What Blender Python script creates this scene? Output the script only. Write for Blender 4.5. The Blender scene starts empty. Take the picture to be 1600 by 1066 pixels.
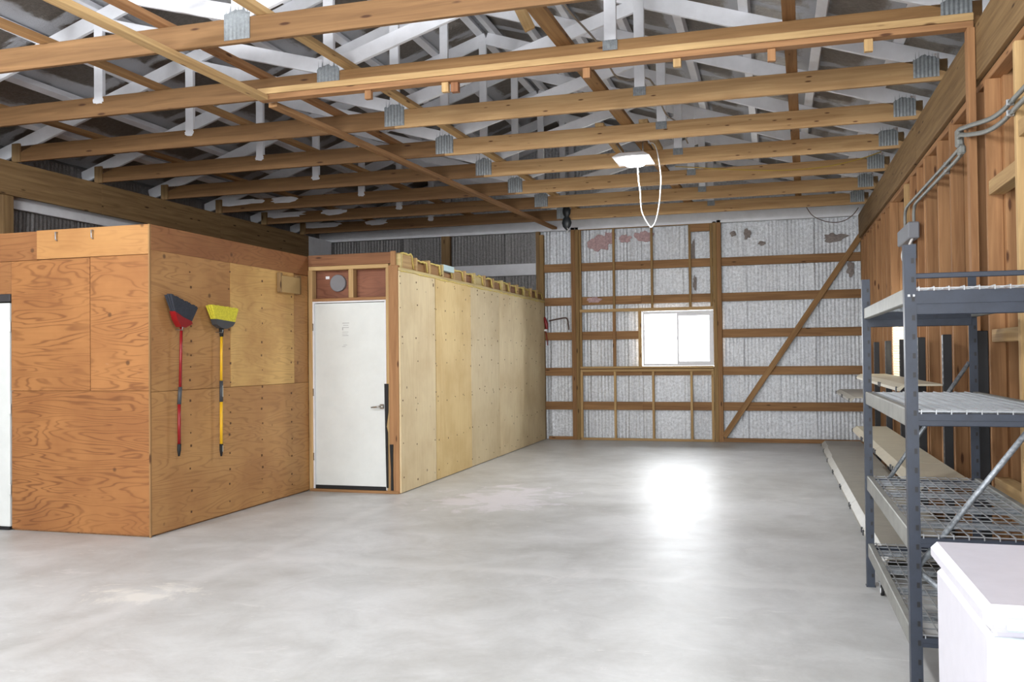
import bpy, bmesh, math, random
from mathutils import Vector, Matrix, noise

# ------------------------------------------------------------------ camera, world, light
scene = bpy.context.scene
COL = scene.collection
random.seed(7)

CAM_H = 1.426
YAW, PITCH, ROLL = 0.2840, 0.0169, -0.0110
fwd = Vector((-math.sin(YAW) * math.cos(PITCH), math.cos(YAW) * math.cos(PITCH), math.sin(PITCH)))
rgt = Vector((math.cos(YAW), math.sin(YAW), 0))
upv = rgt.cross(fwd)
rgt2 = rgt * math.cos(ROLL) + upv * math.sin(ROLL)
upv2 = upv * math.cos(ROLL) - rgt * math.sin(ROLL)
cd = bpy.data.cameras.new('camera')
cd.sensor_width = 36.0
cd.lens = 1398.12 / 1600 * 36.0
cd.clip_start = 0.05
cam = bpy.data.objects.new('camera', cd)
COL.objects.link(cam)
M4 = Matrix((rgt2, upv2, -fwd)).transposed().to_4x4()
M4.translation = Vector((0, 0, CAM_H))
cam.matrix_world = M4
scene.camera = cam

world = bpy.data.worlds.new('sky')
scene.world = world
world.use_nodes = True
bg = world.node_tree.nodes['Background']
bg.inputs[0].default_value = (0.93, 0.97, 1.0, 1)
bg.inputs[1].default_value = 6.0

vs = scene.view_settings
vs.view_transform = 'Standard'
vs.look = 'None'
vs.gamma = 1.0
vs.use_curve_mapping = False
vs.exposure = 0.10
scene.cycles.max_bounces = 8
scene.cycles.diffuse_bounces = 4
scene.cycles.transparent_max_bounces = 16
scene.cycles.caustics_reflective = False
scene.cycles.caustics_refractive = False
scene.cycles.sample_clamp_indirect = 6.0


def area_light(name, loc, rot, sx, sy, power, col=(1, 1, 1)):
    ld = bpy.data.lights.new(name, 'AREA')
    ld.shape = 'RECTANGLE'
    ld.size, ld.size_y, ld.energy, ld.color = sx, sy, power, col
    o = bpy.data.objects.new(name, ld)
    COL.objects.link(o)
    o.location, o.rotation_euler = loc, rot
    return o


# frontal fill: area light added in an unseen open doorway behind the camera
area_light('doorway_fill', (-1.6, -3.62, 1.65), (math.radians(90), 0, 0), 5.2, 3.1, 250, (1.0, 0.985, 0.965))
# daylight at the window of the right wall and at the far window
area_light('side_window_daylight', (1.72, 10.47, 1.55), (0, math.radians(90), 0), 0.8, 1.0, 70, (0.92, 0.96, 1.0))
area_light('far_window_daylight', (-1.5, 15.25, 1.68), (math.radians(-90), 0, 0), 1.1, 0.82, 60, (0.92, 0.96, 1.0))

# ------------------------------------------------------------------ materials


def lin(c):
    r = []
    for v in c[:3]:
        v /= 255.0
        r.append(v / 12.92 if v <= 0.04045 else ((v + 0.055) / 1.055) ** 2.4)
    return (r[0], r[1], r[2], 1)


MATS = {}


class NT:
    def __init__(self, name):
        self.m = bpy.data.materials.new(name)
        self.m.use_nodes = True
        self.t = self.m.node_tree
        self.b = self.t.nodes['Principled BSDF']

    def n(self, typ, **kw):
        nd = self.t.nodes.new(typ)
        for k, v in kw.items():
            if k.startswith('i_'):
                key = k[2:]
                nd.inputs[int(key) if key.isdigit() else key].default_value = v
            else:
                setattr(nd, k, v)
        return nd

    def l(self, a, b):
        self.t.links.new(a, b)

    def set(self, **kw):
        for k, v in kw.items():
            self.b.inputs[k.replace('_', ' ')].default_value = v

    def coords(self, scale, rnd=True, sock='Object'):
        tc = self.n('ShaderNodeTexCoord')
        src = tc.outputs[sock]
        if rnd:
            oi = self.n('ShaderNodeObjectInfo')
            mu = self.n('ShaderNodeMath', operation='MULTIPLY', i_1=37.0)
            self.l(oi.outputs['Random'], mu.inputs[0])
            ad = self.n('ShaderNodeVectorMath', operation='ADD')
            self.l(src, ad.inputs[0])
            self.l(mu.outputs[0], ad.inputs[1])
            src = ad.outputs[0]
        mp = self.n('ShaderNodeMapping')
        mp.inputs['Scale'].default_value = scale
        self.l(src, mp.inputs['Vector'])
        return mp.outputs[0]

    def noise(self, vec, scale, detail=4, rough=0.55, dist=0.0):
        nd = self.n('ShaderNodeTexNoise')
        nd.inputs['Scale'].default_value = scale
        nd.inputs['Detail'].default_value = detail
        nd.inputs['Roughness'].default_value = rough
        nd.inputs['Distortion'].default_value = dist
        self.l(vec, nd.inputs['Vector'])
        return nd.outputs['Fac']

    def ramp(self, fac, stops):
        r = self.n('ShaderNodeValToRGB')
        els = r.color_ramp.elements
        while len(els) < len(stops):
            els.new(0.5)
        for e, (p, c) in zip(els, stops):
            e.position = p
            e.color = c if len(c) == 4 else (*c, 1)
        self.l(fac, r.inputs[0])
        return r.outputs[0]

    def mix(self, fac, a, b, blend='MIX'):
        m = self.n('ShaderNodeMix', data_type='RGBA', blend_type=blend)
        for s, v in ((m.inputs[0], fac), (m.inputs[6], a), (m.inputs[7], b)):
            if isinstance(v, (int, float)):
                s.default_value = v
            elif isinstance(v, tuple):
                s.default_value = v
            else:
                self.l(v, s)
        return m.outputs[2]

    def math(self, op, a, b=None):
        m = self.n('ShaderNodeMath', operation=op)
        for s, v in zip(m.inputs, (a, b)):
            if v is None:
                continue
            if isinstance(v, (int, float)):
                s.default_value = v
            else:
                self.l(v, s)
        return m.outputs[0]

    def bump(self, h, strength=0.3, dist=0.01):
        b = self.n('ShaderNodeBump')
        b.inputs['Strength'].default_value = strength
        b.inputs['Distance'].default_value = dist
        self.l(h, b.inputs['Height'])
        self.l(b.outputs[0], self.b.inputs['Normal'])

    def vary(self, col, amount=0.16, sat=0.9):
        oi = self.n('ShaderNodeObjectInfo')
        mr = self.n('ShaderNodeMapRange')
        mr.inputs['To Min'].default_value = 1 - amount
        mr.inputs['To Max'].default_value = 1 + amount
        self.l(oi.outputs['Random'], mr.inputs[0])
        hs = self.n('ShaderNodeHueSaturation')
        hs.inputs['Saturation'].default_value = sat
        self.l(mr.outputs[0], hs.inputs['Value'])
        self.l(col, hs.inputs['Color'])
        return hs.outputs[0]


def plain(name, rgb, rough=0.5, metal=0.0, spec=0.5, mottled=0.0, scale=8):
    if name in MATS:
        return MATS[name]
    k = NT(name)
    k.set(Roughness=rough, Metallic=metal)
    k.b.inputs['Specular IOR Level'].default_value = spec
    c = lin(rgb)
    if mottled:
        v = k.coords((1, 1, 1))
        f = k.noise(v, scale, 6, 0.65)
        d = tuple(x * (1 - mottled) for x in c[:3]) + (1,)
        h = tuple(min(1, x * (1 + mottled * 0.5)) for x in c[:3]) + (1,)
        k.l(k.ramp(f, [(0.3, d), (0.65, h)]), k.b.inputs['Base Color'])
        k.bump(f, 0.12, 0.004)
    else:
        v = k.coords((1, 1, 1))
        f = k.noise(v, 14, 3)
        d = tuple(x * 0.94 for x in c[:3]) + (1,)
        k.l(k.ramp(f, [(0.3, d), (0.7, c)]), k.b.inputs['Base Color'])
    MATS[name] = k.m
    return k.m


def wood(kind, axis):
    key = 'wood_%s_%s' % (kind, axis)
    if key in MATS:
        return MATS[key]
    P = {  # light, dark, knot, vary
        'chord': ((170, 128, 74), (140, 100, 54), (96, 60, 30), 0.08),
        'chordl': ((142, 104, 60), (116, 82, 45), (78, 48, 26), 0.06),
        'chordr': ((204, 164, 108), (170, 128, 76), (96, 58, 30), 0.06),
        'pale': ((208, 172, 112), (174, 136, 82), (114, 80, 44), 0.08),
        'stud': ((182, 132, 80), (146, 100, 56), (94, 58, 32), 0.10),
        'girt': ((172, 126, 74), (136, 96, 54), (78, 50, 26), 0.08),
        'beam': ((160, 128, 80), (126, 96, 58), (72, 50, 30), 0.06),
        'red': ((158, 106, 64), (122, 76, 44), (74, 44, 26), 0.10),
        'post': ((174, 136, 80), (134, 104, 56), (80, 56, 30), 0.08),
        'yellow': ((222, 202, 138), (196, 168, 102), (124, 92, 50), 0.08),
    }[kind]
    k = NT(key)
    s = {'x': (1.2, 26, 26), 'y': (26, 1.2, 26), 'z': (26, 26, 1.2)}[axis]
    v = k.coords(s)
    f = k.noise(v, 1.0, 5, 0.6, 0.6)
    col = k.ramp(f, [(0.32, lin(P[1])), (0.68, lin(P[0]))])
    s2 = {'x': (2.2, 9, 9), 'y': (9, 2.2, 9), 'z': (9, 9, 2.2)}[axis]
    vo = k.n('ShaderNodeTexVoronoi', feature='F1')
    vo.inputs['Scale'].default_value = 1.9 if kind == 'chordr' else 1.15
    k.l(k.coords(s2), vo.inputs['Vector'])
    kn = k.ramp(vo.outputs['Distance'], [(0.07, (1, 1, 1, 1)), (0.13, (0, 0, 0, 1))])
    col = k.mix(kn, col, lin(P[2]))
    s3 = {'x': (0.6, 5, 5), 'y': (5, 0.6, 5), 'z': (5, 5, 0.6)}[axis]
    st = k.ramp(k.noise(k.coords(s3), 1.0, 3), [(0.35, (0.80, 0.78, 0.76, 1)), (0.6, (1, 1, 1, 1))])
    col = k.mix(0.7, col, st, 'MULTIPLY')
    k.l(k.vary(col, P[3]), k.b.inputs['Base Color'])
    k.set(Roughness=0.72)
    k.b.inputs['Specular IOR Level'].default_value = 0.25
    k.bump(f, 0.10, 0.003)
    MATS[key] = k.m
    return k.m


def plywood(kind):
    key = 'plywood_' + kind
    if key in MATS:
        return MATS[key]
    P = {  # light, dark line, blotch, vertical grain, line contrast
        'orange': ((174, 115, 54), (120, 72, 32), (154, 97, 44), False, 0.85),
        'amber': ((190, 140, 76), (146, 98, 48), (172, 120, 62), False, 0.6),
        'honey': ((216, 172, 94), (170, 122, 60), (190, 142, 72), False, 0.5),
        'strip': ((190, 136, 70), (150, 98, 46), (174, 120, 60), False, 0.4),
        'brown': ((160, 106, 54), (118, 72, 34), (144, 90, 44), False, 0.6),
        'cream': ((228, 208, 164), (204, 178, 130), (212, 188, 142), True, 0.4),
        'sand': ((224, 196, 134), (202, 164, 98), (210, 178, 114), True, 0.45),
        'reddish': ((150, 94, 66), (108, 62, 42), (130, 78, 54), False, 0.6),
    }[kind]
    k = NT(key)
    v = k.coords((0.8, 0.8, 5.2) if not P[3] else (3.2, 3.2, 0.28))
    f = k.noise(v, 1.0, 2.5, 0.45, 0.35)
    ph = k.math('MULTIPLY', f, 120.0)
    si = k.math('SINE', ph)
    ln = k.ramp(k.math('MULTIPLY_ADD', si, 0.5) if False else k.math('ADD', k.math('MULTIPLY', si, 0.5), 0.5),
                [(0.0, (0, 0, 0, 1)), (0.72, (0.12, 0.12, 0.12, 1)), (1.0, (1, 1, 1, 1))])
    fine = k.noise(k.coords((1.5, 1.5, 60) if not P[3] else (60, 60, 1.5)), 1.0, 3)
    blot = k.noise(k.coords((1.1, 1.1, 1.3)), 1.6, 4)
    col = k.mix(k.ramp(blot, [(0.38, (0, 0, 0, 1)), (0.66, (1, 1, 1, 1))]), lin(P[0]), lin(P[2]))
    lf = k.math('MULTIPLY', ln, P[4])
    fm = k.math('MULTIPLY', lf, k.ramp(k.noise(k.coords((1, 1, 1)), 2.2, 3), [(0.3, (0.25,) * 3), (0.65, (1,) * 3)]))
    col = k.mix(fm, col, lin(P[1]))
    col = k.mix(0.35, col, k.ramp(fine, [(0.3, (0.82, 0.80, 0.78, 1)), (0.7, (1, 1, 1, 1))]), 'MULTIPLY')
    # nail heads and small knots
    vo = k.n('ShaderNodeTexVoronoi', feature='F1')
    vo.inputs['Scale'].default_value = 4.2 if P[3] else 3.0
    vo.inputs['Randomness'].default_value = 0.85
    k.l(k.coords((1, 1, 1)), vo.inputs['Vector'])
    dots = k.ramp(vo.outputs['Distance'], [(0.035, (1, 1, 1, 1)), (0.075, (0, 0, 0, 1))])
    col = k.mix(k.math('MULTIPLY', dots, 0.8), col, lin((86, 56, 32)))
    # scuffs
    sc = k.ramp(k.noise(k.coords((1, 1, 2)), 9.0, 6, 0.7), [(0.68, (0, 0, 0, 1)), (0.80, (1, 1, 1, 1))])
    col = k.mix(k.math('MULTIPLY', sc, 0.35), col, lin((226, 208, 184)))
    k.l(k.vary(col, 0.05, 0.92), k.b.inputs['Base Color'])
    k.set(Roughness=0.55 if not P[3] else 0.7)
    k.b.inputs['Specular IOR Level'].default_value = 0.3
    k.bump(fine, 0.06, 0.002)
    MATS[key] = k.m
    return k.m


def foil_mat(name, tint=(218, 222, 226), purlin_paint=None):
    if name in MATS:
        return MATS[name]
    k = NT(name)
    v = k.coords((1, 1, 1), rnd=False)
    f1 = k.noise(v, 38, 5, 0.7)
    f2 = k.noise(v, 26, 8, 0.8)
    c = lin(tint)
    d = tuple(x * 0.50 for x in c[:3]) + (1,)
    col = k.ramp(f2, [(0.3, d), (0.62, c)])
    sp = k.ramp(k.noise(k.coords((1, 1, 1), rnd=False), 17, 5, 0.75), [(0.70, (0, 0, 0, 1)), (0.78, (1, 1, 1, 1))])
    col = k.mix(k.math('MULTIPLY', sp, 0.6), col, lin((120, 116, 112)))
    k.set(Metallic=0.62, Roughness=0.42)
    if purlin_paint:
        # white spray paint that caught the foil along the purlins and rafters (has a ragged edge of its own)
        x0, step, y0, ystep = purlin_paint
        sx = k.n('ShaderNodeSeparateXYZ')
        tc = k.n('ShaderNodeTexCoord')
        k.l(tc.outputs['Object'], sx.inputs[0])
        nz = k.noise(k.coords((1.0, 0.35, 1), rnd=False), 5.0, 5, 0.7)
        nz2 = k.noise(k.coords((0.35, 1.0, 1), rnd=False), 5.0, 5, 0.7)

        def band(c_, o_, s_, w_, nn):
            t = k.math('DIVIDE', k.math('SUBTRACT', c_, o_), s_)
            t = k.math('FRACT', k.math('ADD', t, 100.5))
            t = k.math('MULTIPLY', k.math('ABSOLUTE', k.math('SUBTRACT', t, 0.5)), s_)
            t = k.math('ADD', t, k.math('MULTIPLY', k.math('SUBTRACT', nn, 0.5), 0.36))
            return k.ramp(k.math('DIVIDE', t, w_), [(0.55, (1, 1, 1, 1)), (1.0, (0, 0, 0, 1))])
        b1 = band(sx.outputs[0], x0, step, 0.13, nz)
        b2 = band(sx.outputs[1], y0, ystep, 0.09, nz2)
        pm = k.math('MAXIMUM', b1, b2)
        col = k.mix(k.math('MULTIPLY', pm, 0.85), col, lin((196, 199, 206)))
        k.l(k.math('MULTIPLY', k.math('SUBTRACT', 1.0, pm), 0.7), k.b.inputs['Metallic'])
        k.l(k.math('ADD', 0.34, k.math('MULTIPLY', pm, 0.4)), k.b.inputs['Roughness'])
    k.l(col, k.b.inputs['Base Color'])
    k.bump(f1, 0.75, 0.014)
    MATS[name] = k.m
    return k.m


def concrete_mat():
    k = NT('concrete')
    v = k.coords((1, 1, 1), rnd=False)
    big = k.noise(v, 0.55, 5, 0.6, 0.4)
    mid = k.noise(v, 2.6, 7, 0.68, 0.6)
    fine = k.noise(v, 30, 5, 0.7)
    col = k.ramp(big, [(0.30, lin((186, 186, 184))), (0.52, lin((208, 209, 209))), (0.72, lin((222, 223, 225)))])
    col = k.mix(0.6, col, k.ramp(mid, [(0.30, (0.66, 0.655, 0.645, 1)), (0.62, (1, 1, 1, 1))]), 'MULTIPLY')
    col = k.mix(0.4, col, k.ramp(fine, [(0.25, (0.84, 0.83, 0.82, 1)), (0.7, (1, 1, 1, 1))]), 'MULTIPLY')
    # pale worn patches and dribbles
    wv = k.coords((0.6, 1.0, 1), rnd=False)
    w = k.ramp(k.noise(wv, 1.7, 9, 0.72, 1.1), [(0.60, (0, 0, 0, 1)), (0.70, (1, 1, 1, 1))])
    col = k.mix(k.math('MULTIPLY', w, 0.6), col, lin((226, 224, 224)))
    # chalky spill beside the small plywood room
    sx = k.n('ShaderNodeSeparateXYZ')
    tc = k.n('ShaderNodeTexCoord')
    k.l(tc.outputs['Object'], sx.inputs[0])

    def spot(cx, cy, rx, ry, th):
        a = k.math('POWER', k.math('DIVIDE', k.math('SUBTRACT', sx.outputs[0], cx), rx), 2.0)
        b = k.math('POWER', k.math('DIVIDE', k.math('SUBTRACT', sx.outputs[1], cy), ry), 2.0)
        r = k.math('SQRT', k.math('ADD', a, b))
        r = k.math('ADD', r, k.math('MULTIPLY', k.math('SUBTRACT', mid, 0.5), 3.4))
        return k.ramp(r, [(th, (1, 1, 1, 1)), (th + 0.35, (0, 0, 0, 1))])
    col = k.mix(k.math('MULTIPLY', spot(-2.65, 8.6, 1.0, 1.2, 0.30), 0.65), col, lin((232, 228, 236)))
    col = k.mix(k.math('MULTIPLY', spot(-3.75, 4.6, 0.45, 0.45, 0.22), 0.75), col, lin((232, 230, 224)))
    wob = k.math('MULTIPLY', k.math('SUBTRACT', mid, 0.5), 0.30)

    def seam(sock, at, wd, lo, hi, other):
        dd = k.math('ABSOLUTE', k.math('ADD', k.math('SUBTRACT', sock, at), wob))
        m_ = k.ramp(k.math('DIVIDE', dd, wd), [(0.25, (1, 1, 1, 1)), (1.0, (0, 0, 0, 1))])
        m_ = k.math('MULTIPLY', m_, k.math('GREATER_THAN', other, lo))
        return k.math('MULTIPLY', m_, k.math('LESS_THAN', other, hi))
    col = k.mix(k.math('MULTIPLY', seam(sx.outputs[1], 5.72, 0.11, -3.6, 0.6, sx.outputs[0]), 0.26), col, lin((230, 230, 230)))
    col = k.mix(k.math('MULTIPLY', seam(sx.outputs[0], -3.60, 0.10, -3.0, 8.6, sx.outputs[1]), 0.26), col, lin((228, 228, 228)))
    drib = k.ramp(k.noise(k.coords((0.9, 2.6, 1), rnd=False), 2.4, 10, 0.75, 1.6), [(0.62, (0, 0, 0, 1)), (0.665, (1, 1, 1, 1)), (0.70, (0, 0, 0, 1))])
    col = k.mix(k.math('MULTIPLY', drib, 0.5), col, lin((232, 231, 229)))
    dk = k.ramp(k.noise(k.coords((0.5, 0.9, 1), rnd=False), 1.1, 8, 0.7, 0.8), [(0.56, (0, 0, 0, 1)), (0.74, (1, 1, 1, 1))])
    col = k.mix(k.math('MULTIPLY', dk, 0.45), col, lin((160, 158, 154)))
    k.l(col, k.b.inputs['Base Color'])
    k.l(k.math('ADD', 0.30, k.math('MULTIPLY', mid, 0.26)), k.b.inputs['Roughness'])
    k.b.inputs['Specular IOR Level'].default_value = 0.38
    k.bump(mid, 0.05, 0.01)
    return k.m


def glass_mat():
    k = NT('window_glass')
    tr = k.n('ShaderNodeBsdfTransparent')
    gl = k.n('ShaderNodeBsdfGlossy')
    gl.inputs['Roughness'].default_value = 0.02
    fr = k.n('ShaderNodeFresnel')
    fr.inputs['IOR'].default_value = 1.2
    mx = k.n('ShaderNodeMixShader')
    k.l(fr.outputs[0], mx.inputs[0])
    k.l(tr.outputs[0], mx.inputs[1])
    k.l(gl.outputs[0], mx.inputs[2])
    k.l(mx.outputs[0], k.t.nodes['Material Output'].inputs[0])
    return k.m


def galv_mat():
    k = NT('galvanised_steel')
    v = k.coords((1, 1, 1))
    f = k.noise(v, 60, 4, 0.6)
    k.l(k.ramp(f, [(0.35, lin((118, 124, 130))), (0.65, lin((164, 170, 176)))]), k.b.inputs['Base Color'])
    k.set(Metallic=0.55, Roughness=0.45)
    k.bump(f, 0.15, 0.003)
    return k.m


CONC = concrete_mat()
GLASS = glass_mat()
GALV = galv_mat()
PAINT = plain('white_paint', (238, 240, 246), 0.62, mottled=0.08, scale=5)
DOORW = plain('white_door_paint', (226, 230, 228), 0.42, mottled=0.05, scale=4)
VINYL = plain('white_vinyl', (236, 236, 240), 0.4)
RACKB = plain('rack_blue_steel', (50, 57, 70), 0.45, 0.1, mottled=0.2, scale=14)
RAILG = plain('worn_grey_rail', (140, 141, 137), 0.5, 0.15, mottled=0.22, scale=9)
WIRE = plain('zinc_wire', (176, 180, 184), 0.35, 0.6)
BLACK = plain('black_steel', (24, 25, 29), 0.45)
RUBBER = plain('black_rubber', (22, 22, 24), 0.7)
BEIGE = plain('beige_shelf_enamel', (196, 188, 168), 0.45, mottled=0.08, scale=6)
GREYB = plain('grey_beige_enamel', (166, 162, 152), 0.45, mottled=0.12, scale=6)
APPL = plain('white_appliance_enamel', (222, 220, 230), 0.28)
APPLF = plain('white_appliance_front', (200, 211, 216), 0.28)
CHROME = plain('satin_nickel', (190, 188, 182), 0.25, 0.9)
CONDUIT = plain('grey_conduit', (140, 142, 138), 0.5, 0.2, mottled=0.15, scale=20)
GREYBOX = plain('grey_box_enamel', (138, 142, 150), 0.5)
TEETH = plain('gusset_steel', (150, 156, 160), 0.5, 0.4, mottled=0.25, scale=40)
FOIL = foil_mat('silver_foil', (236, 240, 246))
SHADEFOIL = foil_mat('shaded_foil', (148, 146, 146))  # silver foil with the dim side's shade put into a darker tint
ROOFOIL = foil_mat('roof_foil', (146, 138, 128), (-3.25, 0.60, 6.519, 1.2197))
FOAM = plain('yellow_foam', (228, 206, 120), 0.85, mottled=0.25, scale=40)
PINK = plain('pink_fibreglass', (196, 166, 168), 0.95, mottled=0.3, scale=30)
REDP = plain('red_enamel', (138, 20, 26), 0.3)
YELP = plain('yellow_enamel', (236, 184, 36), 0.35)
BRDARK = plain('dark_bristles', (44, 48, 58), 0.8, mottled=0.3, scale=60)
BRYEL = plain('yellow_bristles', (216, 206, 60), 0.8, mottled=0.25, scale=60)
DGREY = plain('dark_grey_plastic', (66, 68, 72), 0.5)
WCORD = plain('white_cord', (240, 240, 240), 0.5)
YCORD = plain('yellow_cord', (196, 164, 60), 0.5)
BCORD = plain('brown_wire', (90, 66, 58), 0.5)
VENTG = plain('vent_grey', (128, 128, 132), 0.7)
BLUEW = plain('pale_blue_board', (196, 220, 224), 0.7)
kb = NT('blind_slat_translucent')
tl = kb.n('ShaderNodeBsdfTranslucent')
tl.inputs['Color'].default_value = lin((240, 232, 212))
mxs = kb.n('ShaderNodeMixShader')
mxs.inputs[0].default_value = 0.22
kb.b.inputs['Base Color'].default_value = lin((236, 230, 214))
kb.l(kb.b.outputs[0], mxs.inputs[1])
kb.l(tl.outputs[0], mxs.inputs[2])
kb.l(mxs.outputs[0], kb.t.nodes['Material Output'].inputs[0])
BLINDM = kb.m
SLATW = plain('blind_slat_white', (240, 238, 228), 0.5)

# ------------------------------------------------------------------ mesh helpers
BOXES = {}


def link(name, me, mat, parent=None, loc=(0, 0, 0), rot=None):
    if mat is not None and not me.materials:
        me.materials.append(mat)
    o = bpy.data.objects.new(name, me)
    COL.objects.link(o)
    loc = Vector(loc)
    if parent is not None:
        o.parent = parent
        p = parent
        off = Vector((0, 0, 0))
        while p is not None:
            off += p.location
            p = p.parent
        loc = loc - off
    o.location = loc
    if rot is not None:
        o.rotation_euler = rot.to_euler()
    return o


def thing(name, label, cat, loc, group=None):
    o = bpy.data.objects.new(name, None)
    COL.objects.link(o)
    o.location = loc
    o.empty_display_size = 0.1
    o['label'] = label
    o['category'] = cat
    if group:
        o['group'] = group
    return o


def tag(o, label, cat, group=None):
    o['label'] = label
    o['category'] = cat
    if group:
        o['group'] = group
    return o


def struct(o, label=None, cat=None):
    o['kind'] = 'structure'
    if label:
        o['label'] = label
    if cat:
        o['category'] = cat
    return o


def box_mesh(sx, sy, sz, mat, bev):
    key = (round(sx, 4), round(sy, 4), round(sz, 4), mat.name, bev)
    if key in BOXES:
        return BOXES[key]
    bm = bmesh.new()
    bmesh.ops.create_cube(bm, size=1.0, matrix=Matrix.Diagonal((sx, sy, sz, 1)))
    if bev:
        b = min(bev, 0.3 * min(sx, sy, sz))
        bmesh.ops.bevel(bm, geom=list(bm.edges), offset=b, segments=1, affect='EDGES', profile=0.5)
    me = bpy.data.meshes.new('box')
    bm.to_mesh(me)
    bm.free()
    me.materials.append(mat)
    BOXES[key] = me
    return me


def mt(mat, size):
    """a wood kind given as 'w:kind' gets its grain along the longest side; 'p:kind' is plywood"""
    if isinstance(mat, str):
        if mat[0] == 'p':
            return plywood(mat[2:])
        ax = 'xyz'[max(range(3), key=lambda i: size[i])]
        return wood(mat[2:], ax)
    return mat


def box(name, lo, hi, mat, parent=None, bev=0.003, rot=None):
    size = [hi[i] - lo[i] for i in range(3)]
    c = [(hi[i] + lo[i]) / 2 for i in range(3)]
    m = mt(mat, size)
    return link(name, box_mesh(*size, m, bev), m, parent, c, rot)


def bar(name, p0, p1, w, h, mat, parent=None, up=(0, 0, 1), bev=0.003):
    """a board from p0 to p1: w across, h along 'up'"""
    p0, p1 = Vector(p0), Vector(p1)
    x = (p1 - p0).normalized()
    u = Vector(up)
    y = u.cross(x).normalized()
    z = x.cross(y)
    L = (p1 - p0).length
    m = mt(mat, (L, w, h))
    r = Matrix((x, y, z)).transposed()
    return link(name, box_mesh(L, w, h, m, bev), m, parent, (p0 + p1) / 2, r)


def pydata(name, vs_, fs, mat, parent=None, smooth=False, loc=None):
    c = Vector(loc) if loc is not None else sum((Vector(v) for v in vs_), Vector()) / len(vs_)
    me = bpy.data.meshes.new(name)
    me.from_pydata([tuple(Vector(v) - c) for v in vs_], [], fs)
    bm = bmesh.new()
    bm.from_mesh(me)
    bmesh.ops.recalc_face_normals(bm, faces=bm.faces)
    bm.to_mesh(me)
    bm.free()
    if smooth:
        for p in me.polygons:
            p.use_smooth = True
    return link(name, me, mat, parent, c)


def smooth_pts(pts, n=6):
    pts = [Vector(p) for p in pts]
    if len(pts) < 3:
        return pts
    out = []
    for i in range(len(pts) - 1):
        p0 = pts[max(i - 1, 0)]
        p1, p2 = pts[i], pts[i + 1]
        p3 = pts[min(i + 2, len(pts) - 1)]
        for j in range(n):
            t = j / n
            out.append(0.5 * ((2 * p1) + (p2 - p0) * t + (2 * p0 - 5 * p1 + 4 * p2 - p3) * t * t + (3 * p1 - p0 - 3 * p2 + p3) * t ** 3))
    out.append(pts[-1])
    return out


def tube_data(pts, rad, seg=8):
    pts = [Vector(p) for p in pts]
    rads = rad if isinstance(rad, (list, tuple)) else [rad] * len(pts)
    vs_, fs = [], []
    ref = Vector((0.31, 0.17, 0.93))
    for i, p in enumerate(pts):
        t = (pts[min(i + 1, len(pts) - 1)] - pts[max(i - 1, 0)]).normalized()
        a = t.cross(ref).normalized()
        b = t.cross(a)
        for k in range(seg):
            an = 2 * math.pi * k / seg
            vs_.append(p + (a * math.cos(an) + b * math.sin(an)) * rads[i])
    for i in range(len(pts) - 1):
        for k in range(seg):
            a0, a1 = i * seg + k, i * seg + (k + 1) % seg
            fs.append((a0, a1, a1 + seg, a0 + seg))
    fs.append(tuple(range(seg)))
    n0 = (len(pts) - 1) * seg
    fs.append(tuple(n0 + k for k in range(seg)))
    return vs_, fs


def tube(name, pts, rad, mat, parent=None, seg=8, smooth=0):
    if smooth:
        if isinstance(rad, (list, tuple)):
            rad = [rad[min(len(pts) - 1, i // smooth)] * (1 - (i % smooth) / smooth) + rad[min(len(pts) - 1, i // smooth + 1)] * ((i % smooth) / smooth)
                   for i in range((len(pts) - 1) * smooth + 1)]
        pts = smooth_pts(pts, smooth)
    v, f = tube_data(pts, rad, seg)
    return pydata(name, v, f, mat, parent, True)


def boxes_joined(name, boxes, mat, parent=None):
    vs_, fs = [], []
    for lo, hi in boxes:
        b = len(vs_)
        for z in (lo[2], hi[2]):
            for x, y in ((lo[0], lo[1]), (hi[0], lo[1]), (hi[0], hi[1]), (lo[0], hi[1])):
                vs_.append((x, y, z))
        fs += [tuple(b + i for i in f) for f in ((0, 3, 2, 1), (4, 5, 6, 7), (0, 1, 5, 4), (1, 2, 6, 5), (2, 3, 7, 6), (3, 0, 4, 7))]
    return pydata(name, vs_, fs, mat, parent)


def prism(name, poly, d, mat, parent=None):
    """extrude a 3D polygon by vector d"""
    d = Vector(d)
    n = len(poly)
    vs_ = [Vector(p) for p in poly] + [Vector(p) + d for p in poly]
    fs = [tuple(range(n)), tuple(range(n, 2 * n))] + [(i, (i + 1) % n, n + (i + 1) % n, n + i) for i in range(n)]
    return pydata(name, vs_, fs, mat, parent)


# ------------------------------------------------------------------ dimensions
XL, XR = -7.77, 1.28            # inner faces of the eave beams
YB = 14.84                      # face of the posts of the far wall
YF = -3.4                       # front wall behind the camera
Z0, Z1 = 3.575, 3.745           # bottom chord of the trusses
RX = -3.25                      # ridge
SL = 1 / 3.0


def roof_z(x, off=0.0):        # top edge of the rafters
    return 3.80 + SL * (4.55 - abs(x - RX)) + off


def shear(y):
    return 0.034 * (y - 11.5)


TY = [5.299 + 1.2197 * i for i in range(8)]      # the eight trusses

# ------------------------------------------------------------------ floor
fl = pydata('floor', [(-8.3, YF - 3.0, 0), (1.75, YF - 3.0, 0), (1.75, 15.3, 0), (-8.3, 15.3, 0),
                      (-8.3, YF - 3.0, -0.2), (1.75, YF - 3.0, -0.2), (1.75, 15.3, -0.2), (-8.3, 15.3, -0.2)],
            [(0, 1, 2, 3), (4, 7, 6, 5), (0, 4, 5, 1), (1, 5, 6, 2), (2, 6, 7, 3), (3, 7, 4, 0)], CONC, loc=(0, 0, 0))
struct(fl, 'smooth grey concrete floor with pale scuffs, reflecting the window', 'floor')

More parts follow.
